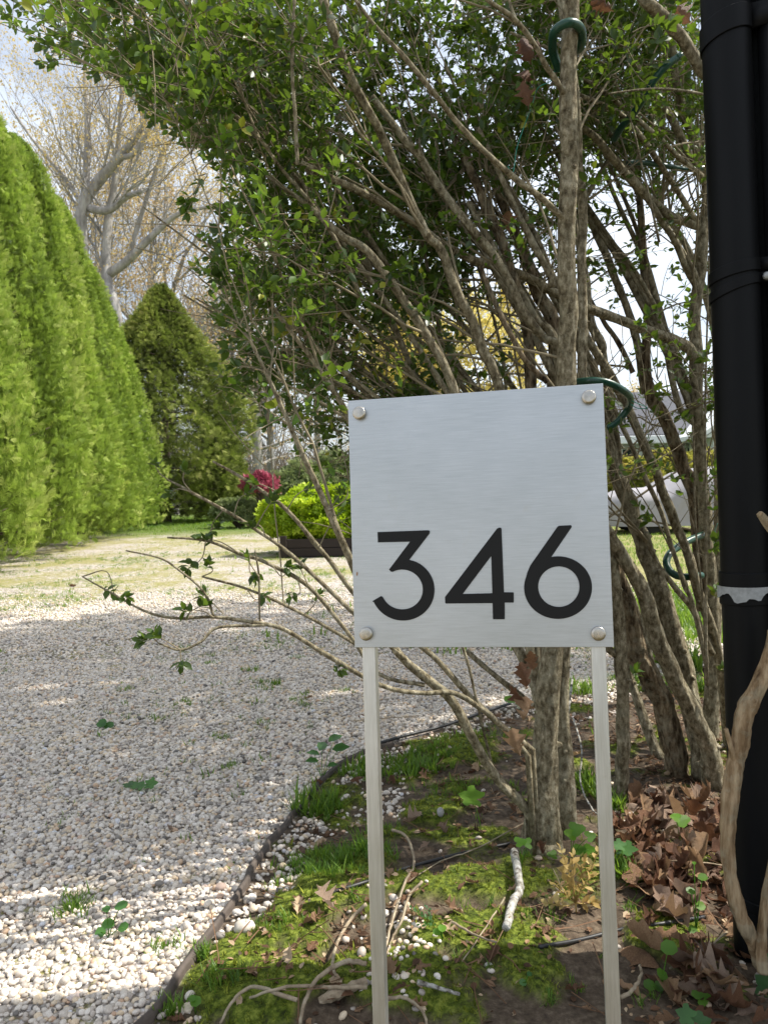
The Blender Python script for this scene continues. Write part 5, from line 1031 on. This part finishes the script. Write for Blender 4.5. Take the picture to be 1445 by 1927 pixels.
def grow(mb, tips, p, d, L, r, lev, R_, up=.12, spread=.55, k=5):
    n = 5; P = [p]; q = p.copy(); dd = d.copy()
    for i in range(n - 1):
        dd = nrm(dd + R_.normal(0, .13, 3) + np.array([0, 0, up * .25])); q = q + dd * L / (n - 1); P.append(q)
    P = np.array(P); rr = np.linspace(r, r * (.62 if lev > 0 else .35), n); mb.tube(P, rr, 8 if r > .06 else (5 if r > .015 else 3), caps=False)
    if lev == 0: tips.append((P[-1], dd)); tips.append((P[2], dd)); return
    nb = R_.integers(3, 5) + (1 if lev <= 2 else 0)
    for i in range(nb):
        t = 1.0 if i == 0 else R_.uniform(.3, 1); j = min(n - 1, int(t * (n - 1))); ax_ = nrm(np.cross(dd, R_.normal(0, 1, 3))); a = R_.normal(0, .18) if i == 0 else R_.uniform(.35, .9) * spread / .55
        d2 = nrm(dd * math.cos(a) + ax_ * math.sin(a) + np.array([0, 0, up])); grow(mb, tips, P[j], d2, L * R_.uniform(.62, .85), rr[j] * (.8 if i == 0 else R_.uniform(.45, .65)), lev - 1, R_, up, spread)
def bare_tree(loc, H, seed, label, budmat, lev=5, r=.22, lean=(0, 0), trunkfrac=.3, bs=.10, nb=2, spread=.55, up=.12, group='bare trees behind the garden', limbs=None, barkm=None):
    R_ = np.random.default_rng(seed); L = np.array(loc, float); t = thing('deciduous_tree', tuple(L), label, 'tree', group); mb = MB(); tips = []
    if limbs:
        for P, rr in limbs:
            W = smooth_path(P, 5); Rr = np.interp(np.linspace(0, 1, len(W)), np.linspace(0, 1, len(rr)), rr); mb.tube(W, Rr, 10, rough=.08)
            for i in range(max(3, len(W) // 3), len(W)):
                if R_.random() < .42:
                    d = nrm(nrm(W[i] - W[i - 1]) + R_.normal(0, .7, 3) + (0, 0, .3)); grow(mb, tips, W[i], d, H * .17, max(.015, Rr[i] * .28), 3, R_, up, spread)
    else:
        d = nrm(np.array([lean[0], lean[1], 1.0])); q = L + d * H * trunkfrac; mb.tube([L - d * .2, L, (L + q) / 2 + R_.normal(0, .05, 3), q], [r * 1.25, r * 1.1, r, r * .9], 12, rough=.06, caps=False)
        for i in range(3): grow(mb, tips, q, nrm(d + R_.normal(0, .35, 3) + (0, 0, .3)), H * .24, r * .7, lev - 1, R_, up, spread)
        for i in range(4): 
            u = R_.uniform(.4, 1); grow(mb, tips, L * (1 - u) + q * u, nrm(R_.normal(0, 1, 3) * (1, 1, .2) + (0, 0, .5)), H * .16, r * .35, lev - 2, R_, up, spread)
    mb.build('trunk', barkm or GREYT, t)
    tp = np.repeat(np.array([a for a, _ in tips]), nb, 0); n = len(tp); tp = tp + R_.normal(0, bs * .9, (n, 3)); Y = nrm(R_.normal(0, 1, (n, 3))); X = nrm(np.cross(Y, R_.normal(0, 1, (n, 3)))); Z = np.cross(X, Y)
    m2 = MB(); m2.scatter(BUDT, tp, X, Y, Z, bs * R_.uniform(.5, 1.3, n), R_.random(n)); m2.build('crown', budmat, t); return t
D = 30.0
def A(*pts): return [at(x, y, D + dz) for x, y, dz in pts]
limbs = [([gp(175, 922 + 1447 / D) * [1, 1, 0]] + A((165, 720, 0), (158, 560, 0), (152, 430, 0), (160, 375, 0), (190, 335, 0), (225, 295, -.5), (262, 245, -1), (275, 200, -1.5), (285, 120, -2)), [.34, .29, .27, .25, .24, .21, .17, .12, .08, .04]),
         (A((152, 430, 0), (150, 380, .3), (110, 320, .8), (60, 260, 1.5), (20, 200, 2)), [.12, .08, .04]), (A((160, 375, 0), (165, 250, .5), (160, 120, 1), (165, 0, 1)), [.16, .12, .08, .04]),
         ([gp(225, 922 + 1447 / D) * [1, 1, 0]] + A((222, 640, .5), (200, 520, .5), (203, 420, .6), (215, 350, .6), (225, 240, .8), (230, 120, 1)), [.30, .26, .22, .18, .14, .09, .05]),
         (A((170, 392, 0), (205, 395, -.3), (235, 372, -.6), (268, 358, -1)), [.16, .14, .11, .07]), (A((205, 515, .5), (240, 490, .2), (290, 440, -.2), (340, 400, -.5), (420, 385, -1)), [.20, .17, .13, .09, .04]),
         (A((225, 295, -.5), (255, 285, -1), (300, 210, -1.4), (350, 160, -2)), [.12, .09, .06, .03]), (A((240, 490, .2), (300, 300, 0), (330, 250, 0), (340, 180, 0)), [.1, .08, .05, .03])]
bare_tree(limbs[0][0][0], 14, 301, 'big grey crooked tree with orange buds rising above the arborvitae hedge', ORB, limbs=limbs, bs=.075, nb=2, group=None)
specs = [(150, 42, 24, ORB, 314, 'budding tree between the crooked tree and the left edge, farther back', .22), (60, 38, 25, ORB, 302, 'distant budding tree at the upper left behind the crooked one', .20), (330, 36, 18, PIB, 303, 'tree with pinkish buds right of the big crooked tree', .16), (290, 40, 24, ORB, 311, 'tall budding tree far behind the crooked tree', .22), (430, 42, 17, PIB, 304, 'thin grey tree above the right shoulder of the cedar', .16),
         (485, 40, 15, PIB, 305, 'pale twin-trunked tree behind the red maple, left trunk', .24), (512, 42, 14, GRB, 306, 'pale tree behind the red maple, right trunk', .20), (600, 44, 16, PIB, 307, 'bare tree just left of the sign above the grey shrub', .18),
         (700, 46, 17, GRB, 308, 'bare tree behind the privet leaves left of the yellow tree', .18), (850, 34, 12.5, YEB, 309, 'yellow budding tree seen above the sign', .20), (1000, 50, 15, PIB, 310, 'bare tree behind the upright privet trunk', .18), (1190, 46, 7.5, ORB, 312, 'small orange tree behind the house roof', .14), (1330, 52, 8.5, PIB, 313, 'small pinkish tree behind the house', .14)]
for px, d, H, bm, sd_, lab, r in specs:
    q = at(px, 930, d); yel = bm is YEB; bare_tree((q[0], d, 0), H, sd_, lab, bm, lev=5, r=r, bs=.20 if yel else .11, nb=7 if yel else 3, trunkfrac=.22 if yel else .32)
# far hazy wood line
WOOD = flat_mat('far_wood', (.20, .17, .14), .95, spec=.05, var=.4, scale=2)
mb = MB(); n = 5200; x = rng.uniform(-70, 70, n); y = rng.uniform(62, 80, n); h = 2.2 + 4.5 * vnoise(x * .13, y * 0, 3) + rng.random(n) * 2
for i in range(n): 
    mb.tube([(x[i], y[i], 0), (x[i] + rng.normal(0, .3), y[i], h[i] * .6), (x[i] + rng.normal(0, .9), y[i], h[i])], [.07, .05, .012], 3, caps=False)
tag(mb.build('far_wood', WOOD), 'grey brown far wood along the horizon', 'wood', kind='stuff')

# shrubs
CLT = (np.concatenate([LEAF_T[0][[0, 4, 6, 7]] @ np.array([[math.cos(a), math.sin(a), 0], [-math.sin(a), math.cos(a), 0], [0, 0, 1]]) + [0, 0, .1 * (i % 2)] for i, a in enumerate((0, 1.2, 2.5, 3.7, 5.0))]), np.concatenate([np.array([[0, 2, 3], [0, 3, 1]]) + 4 * i for i in range(5)]), np.zeros((0, 4), int))
def shrub(name, loc, R, n, size, mat, label, lump=.25, cat='shrub', stems=True, flat=0.0, shellmin=.72, group=None):
    L = np.array(loc, float); t = thing(name, tuple(L), label, cat, group); u = nrm(rng.normal(0, 1, (n, 3))); u[:, 2] = np.where(u[:, 2] < -.55, -u[:, 2], u[:, 2])
    lz = vnoise(u[:, 0] * 2.6 + 5, u[:, 1] * 2.6 + u[:, 2] * 2.2, n) * .6 + vnoise(u[:, 0] * 6 + 5, u[:, 1] * 6 + u[:, 2] * 6, n + 1) * .4
    rad = (1 - lump + 2 * lump * lz) * rng.uniform(shellmin, 1.0, n) ** .6; O = L + np.array([0, 0, R[2] * (1 - flat)]) + u * rad[:, None] * np.array(R); O[:, 2] = np.maximum(O[:, 2], .03)
    Y = nrm(u + rng.normal(0, .5, (n, 3)) + (0, 0, .5)); Z = nrm(np.cross(Y, rng.normal(0, 1, (n, 3)))); Zu = nrm(u + (0, 0, .6)); Z = nrm(Zu - (Zu * Y).sum(-1, keepdims=True) * Y + rng.normal(0, .3, (n, 3))); X = nrm(np.cross(Y, Z))
    m2 = MB(); m2.scatter(CLT, O, X, Y, Z, size * rng.uniform(.6, 1.4, n), np.clip(.2 + lz * .7 + rng.normal(0, .15, n), 0, 1)); 
    if stems:
        m3 = MB()
        for i in range(26): e = L + np.array([0, 0, R[2]]) + nrm(rng.normal(0, 1, 3) * (1, 1, .6) + (0, 0, .3)) * np.array(R) * .75; m3.tube([L + rng.normal(0, .05, 3) * (1, 1, 0), (L + e) / 2 + rng.normal(0, .06, 3), e], [.02, .012, .004], 4)
        m3.build('stems', TRK, t)
    m2.build('foliage', mat, t); return t
LIME = leaf_mat('lime_leaf', [(0, (.09, .16, .012)), (.5, (.24, .36, .018)), (1, (.42, .50, .03))], .35, (.6, .8, .03), .5, .3, 2)
REDM = leaf_mat('red_maple_leaf', [(0, (.12, .02, .04)), (.5, (.34, .07, .12)), (1, (.48, .18, .22))], .3, (.5, .08, .16), .6, .2, 2)
GREYG = leaf_mat('grey_green_leaf', [(0, (.07, .10, .05)), (.5, (.16, .20, .10)), (.85, (.28, .32, .17)), (1, (.40, .38, .2))], .3, (.35, .45, .15), .6, .2, 2)
YSH = leaf_mat('yellow_shrub_leaf', [(0, (.08, .13, .03)), (.45, (.20, .25, .05)), (.8, (.36, .34, .08)), (1, (.48, .30, .14))], .35, (.6, .55, .1), .6, .2, 1)
b = at(640, 1040, 12.2); bx = (b[0], 12.2, .12)
shrub('low_hedge_bush', bx, (1.30, .75, .50), 9500, .060, LIME, 'bright lime green bush in a low dark planter left of the sign', .20, flat=.12)
# dark timber planter
DKW = flat_mat('dark_timber', (.022, .014, .010), .8, var=.35, scale=8, stretch=(.3, 1, 2)); pl = thing('planter', (b[0] + .15, 12.1, 0), 'low dark wooden planter under the lime green bush', 'planter')
for i, (cx_, cy_, sx, sy) in enumerate(((.15, -.62, 1.9, .09), (.15, .62, 1.9, .09), (-.80, 0, .09, 1.15), (1.10, 0, .09, 1.15))):
    mb = MB()
    for k_ in range(2): mb.box((b[0] + cx_, 12.1 + cy_, .075 + .135 * k_), (sx, sy, .13))
    mb.build('side_board', DKW, pl, bevel=.008)
for cx_ in (-.80, 1.10): mb = MB(); mb.box((b[0] + cx_ - .0, 12.1 - .67, .16), (.10, .06, .34)); mb.build('corner_post', DKW, pl, bevel=.006)
mb = MB(); mb.box((b[0] + .15, 12.1, .1), (1.8, 1.14, .18)); mb.build('soil_fill', flat_mat('planter_soil', (.05, .035, .025), .95), pl)
q = at(490, 950, 21.0); shrub('red_maple', (q[0], 21.0, .75), (.56, .5, .40), 2200, .05, REDM, 'small round red-leaved maple between the cedar and the lime bush', .45, 'tree', shellmin=.2)
mb = MB(); mb.tube([(q[0], 21, -.05), (q[0] + .03, 21, .5), (q[0], 21, .95)], [.16, .13, .07], 10, rough=.1); t_ = [o for o in scene.objects if o.name.startswith('red_maple')][0]; mb.build('trunk', TRK, t_)
q = at(470, 980, 21.5); shrub('dark_shrub', (q[0] - .3, 21.5, 0), (.75, .5, .42), 1800, .08, GREYG, 'dull green low shrub under the red maple', .3)
q = at(560, 940, 24.0); shrub('grey_green_shrub', (q[0], 24.0, .1), (1.1, .9, .85), 5200, .075, GREYG, 'airy grey green shrub behind the lime bush', .4, shellmin=.2)
q = at(640, 940, 25.0); shrub('grey_green_shrub', (q[0], 25.0, .1), (1.2, .9, 1.05), 4600, .075, GREYG, 'taller grey green shrub right beside the sign edge', .45, shellmin=.2)
for px, d, R_, lab in ((1190, 20, (.9, .7, .62), 'yellow green shrub in front of the house window'), (1255, 20.5, (1.0, .7, .72), 'yellow and orange shrub in front of the house behind the covered car'), (1325, 21, (.9, .7, .72), 'yellow green shrub beside the house at the black post'), (1110, 21, (.8, .6, .5), 'yellow shrub behind the sign plate edge')):
    q = at(px, 930, d); shrub('flowering_shrub', (q[0], d, .45), R_, 4200, .085, YSH, lab, .3)

q = at(432, 950, 27.5); shrub('cedar_foot_foliage', (q[0], 27.5, .1), (.85, .7, 1.0), 3200, .11, CED, 'lower right foliage of the dark cedar, added as a round mass', .35)  # added mass standing in for the cedar's own bright lower foliage
# house
WHITE = flat_mat('white_siding', (.62, .64, .66), .6, var=.06, scale=6, stretch=(1, 1, 20), bs=.6, bd=.01); TRIM = flat_mat('white_trim', (.70, .72, .73), .5, var=.05)
ROOF, nt, bb, out = newmat('grey_shingles'); br = nt.nodes.new('ShaderNodeTexBrick'); tc = nt.nodes.new('ShaderNodeTexCoord'); mp = nt.nodes.new('ShaderNodeMapping'); mp.inputs['Scale'].default_value = (1, 1, 1)
nt.links.new(tc.outputs['Object'], mp.inputs[0]); nt.links.new(mp.outputs[0], br.inputs['Vector']); br.inputs['Scale'].default_value = 4.5; br.inputs['Color1'].default_value = (.055, .06, .075, 1); br.inputs['Color2'].default_value = (.085, .09, .11, 1); br.inputs['Mortar'].default_value = (.03, .03, .035, 1); br.inputs['Mortar Size'].default_value = .03
nt.links.new(br.outputs[0], bb.inputs['Base Color']); bb.inputs['Roughness'].default_value = .85; bump(nt, bb, br.outputs['Fac'], .3, .01)
X0, Y0 = at(1128, 815, 26)[0], 26.0; house = thing('house', (X0, Y0, 0), 'white single-storey house with grey shingle roof behind the privets', 'house')
mb = MB(); mb.box((X0 + 6, Y0 + 4, 1.25), (12, 7.6, 2.5)); mb.add([(X0, Y0 + .2, 2.5), (X0, Y0 + 7.8, 2.5), (X0, Y0 + 4, 4.25), (X0 + 12, Y0 + .2, 2.5), (X0 + 12, Y0 + 7.8, 2.5), (X0 + 12, Y0 + 4, 4.25)], [(0, 2, 1), (3, 4, 5)]); mb.build('wall', WHITE, house, smooth=False)
rf = MB()
for s in (-1, 1):
    y0_, y1_ = (Y0 - .3, Y0 + 4) if s < 0 else (Y0 + 8.3, Y0 + 4); v = []
    for x_ in (X0 - .35, X0 + 12.35):
        for yy, zz in ((y0_, 2.52), (y1_, 4.45)): v += [(x_, yy, zz), (x_, yy, zz + .12)]
    rf.add(v, None, [(0, 2, 3, 1), (4, 5, 7, 6), (1, 3, 7, 5), (0, 4, 6, 2), (0, 1, 5, 4)])
rf.build('roof', ROOF, house, smooth=False)
mb = MB(); mb.box((X0 + 6, Y0 - .36, 2.47), (12.8, .10, .26)); mb.build('gutter', TRIM, house, bevel=.02)
def window(cx_, cz, w, h, y):
    mb = MB()
    for dx, dz, sx, sz in ((0, h / 2, w + .14, .09), (0, -h / 2, w + .14, .09), (-w / 2, 0, .08, h), (w / 2, 0, .08, h), (0, 0, w, .04), (0, 0, .04, h)): mb.box((cx_ + dx, y - .045, cz + dz), (sx, .09, sz))
    f = mb.build('window', TRIM, house, bevel=.005); mb = MB(); mb.box((cx_, y - .012, cz), (w, .02, h)); g = mb.build('pane', flat_mat('window_glass', (.03, .045, .05), .08, var=.05), f)
    g.parent = f; g.matrix_parent_inverse = (parent_inv(house).inverted() if False else Matrix()); g.matrix_parent_inverse = f.matrix_parent_inverse.inverted() @ parent_inv(house); 
    return f
for px in (1168, 1290, 1420): xx = at(px, 855, Y0 + .2)[0]; window(xx, 1.75, 1.0, .95, Y0 + .2)
# white garage gable standing forward at the right
gx = at(1345, 800, 24)[0]; mb = MB(); x0, x1 = gx - .1, gx + 5; mb.box(((x0 + x1) / 2, 24.9, 1.2), (x1 - x0, 1.9, 2.4)); mb.add([(x0 - .3, 23.9, 2.4), (x1 + .3, 23.9, 2.4), ((x0 + x1) / 2, 23.9, 4.3), (x0 - .3, 26, 2.4), (x1 + .3, 26, 2.4), ((x0 + x1) / 2, 26, 4.3)], [(0, 1, 2)]); mb.build('gable_wing', WHITE, house, smooth=False)
mb = MB(); c_ = (x0 + x1) / 2
for s in (-1, 1):
    xe = x0 - .45 if s < 0 else x1 + .45; v = []
    for y_ in (23.75, 27.2): v += [(xe, y_, 2.36), (xe, y_, 2.50), (c_, y_, 4.38), (c_, y_, 4.52)]
    mb.add(v, None, [(0, 1, 3, 2), (4, 6, 7, 5), (1, 5, 7, 3), (0, 2, 6, 4), (0, 4, 5, 1)])
mb.build('wing_roof', TRIM, house, smooth=False)

# covered car
cx0 = at(1148, 930, 15)[0]; car = thing('covered_car', (cx0 + 2.2, 15.9, 0), 'car under a pale grey fabric cover parked behind the privets', 'car')
Lc, Wc = 4.5, 1.75; nu, nv = 90, 56; U = np.linspace(0, 1, nu); hp = np.interp(U, [0, .02, .1, .26, .38, .5, .66, .78, .95, 1], [.55, .74, .86, .93, 1.22, 1.32, 1.28, 1.02, .90, .6]); V = np.linspace(-1, 1, nv); vs = []
for i, u in enumerate(U):
    hh = hp[i]; wd_ = Wc / 2 * min(1, .55 + 3.5 * min(u, 1 - u)) 
    for v_ in V:
        s = abs(v_); a = min(1, s * 1.7); yy = math.copysign(wd_ * (math.sin(min(a, 1) * 1.45) / math.sin(1.45)) * (1 + .05 * max(0, s - .6)), v_) if s > 0 else 0
        zz = hh if s < .3 else (hh - (hh - .16) * ((s - .3) / .7) ** 1.25)
        w_ = .05 * (vnoise(u * 9 + zz * 2.2, v_ * .6 + 3, 8) - .5) + .05 * (vnoise(u * 26 - zz * 5, v_ * 1.1, 9) - .5); yy += math.copysign(w_ * min(1, s * 2.5), v_); zz += w_ * .5 * (s < .8)
        vs.append((cx0 + u * Lc, 15.9 + yy, zz))
mb = MB(); q = [(i * nv + j, i * nv + j + 1, (i + 1) * nv + j + 1, (i + 1) * nv + j) for i in range(nu - 1) for j in range(nv - 1)]; mb.add(vs, None, q); mb.build('cover', flat_mat('cover_cloth', (.30, .29, .31), .8, var=.06, scale=5, bs=.3, bd=.02), car)
TYR = flat_mat('tyre_rubber', (.018, .018, .018), .8)
for ux in (.85, 3.65):
    for sy in (-1, 1): mb = MB(); c_ = np.array([cx0 + ux, 15.9 + sy * .68, .31]); mb.tube([c_ - (0, .1, 0), c_ - (0, .09, 0), c_ + (0, .09, 0), c_ + (0, .1, 0)], [.27, .31, .31, .27], 28); mb.build('wheel', TYR, car)
mb = MB(); mb.box((cx0 + 2.25, 15.9, .34), (3.9, 1.2, .22)); mb.build('underbody', TYR, car)

# ------------------------------------------------------------------ unseen oak, added up the sun line to shade the gravel
rng = np.random.default_rng(900)
cen = np.array([-1.6, 4.3, 0]) + SUN * (8.2 / SUN[2]); OB = np.array([cen[0] + 2.0, cen[1] - 1.0, 0])
oak = thing('unseen_shade_oak', tuple(OB), 'unseen oak added high on the right to shade the gravel', 'tree'); mb = MB(); m2 = MB()
mb.tube([OB - (0, 0, .1), OB, OB + (-.3, .2, 3), OB + (-.9, .5, 6), cen + (0, 0, .5)], [.32, .27, .22, .18, .1], 14, rough=.1); ends = []
for i in range(62):
    e = cen + nrm(rng.normal(0, 1, 3)) * rng.uniform(.5, 1, 1) * np.array([2.8, 2.4, 1.2]); s = OB + (-.3, .2, 3) + (cen - OB - (-.3, .2, 3)) * rng.uniform(.4, 1); mb.tube(bez(s, (s + e) / 2 + (0, 0, .4), e, 6), np.linspace(.07, .012, 6), 6, caps=False); ends.append(e)
mb.build('trunk', TRK, oak); ends = np.array(ends)
n = 2400; O = ends[rng.integers(0, len(ends), n)] + rng.normal(0, .42, (n, 3)) * (1, 1, .5); Y = nrm(rng.normal(0, 1, (n, 3)) * (1, 1, .4)); Z = nrm(np.array([0, 0, 1.0]) + rng.normal(0, .5, (n, 3))); X = nrm(np.cross(Y, Z)); Z = np.cross(X, Y)
m2.scatter(CLT, O, X, Y, Z, .13 * rng.uniform(.7, 1.3, n)); m2.build('foliage', leaf_mat('oak_leaf', [(0, (.05, .10, .02)), (1, (.10, .19, .03))], .3, (.3, .5, .05)), oak)
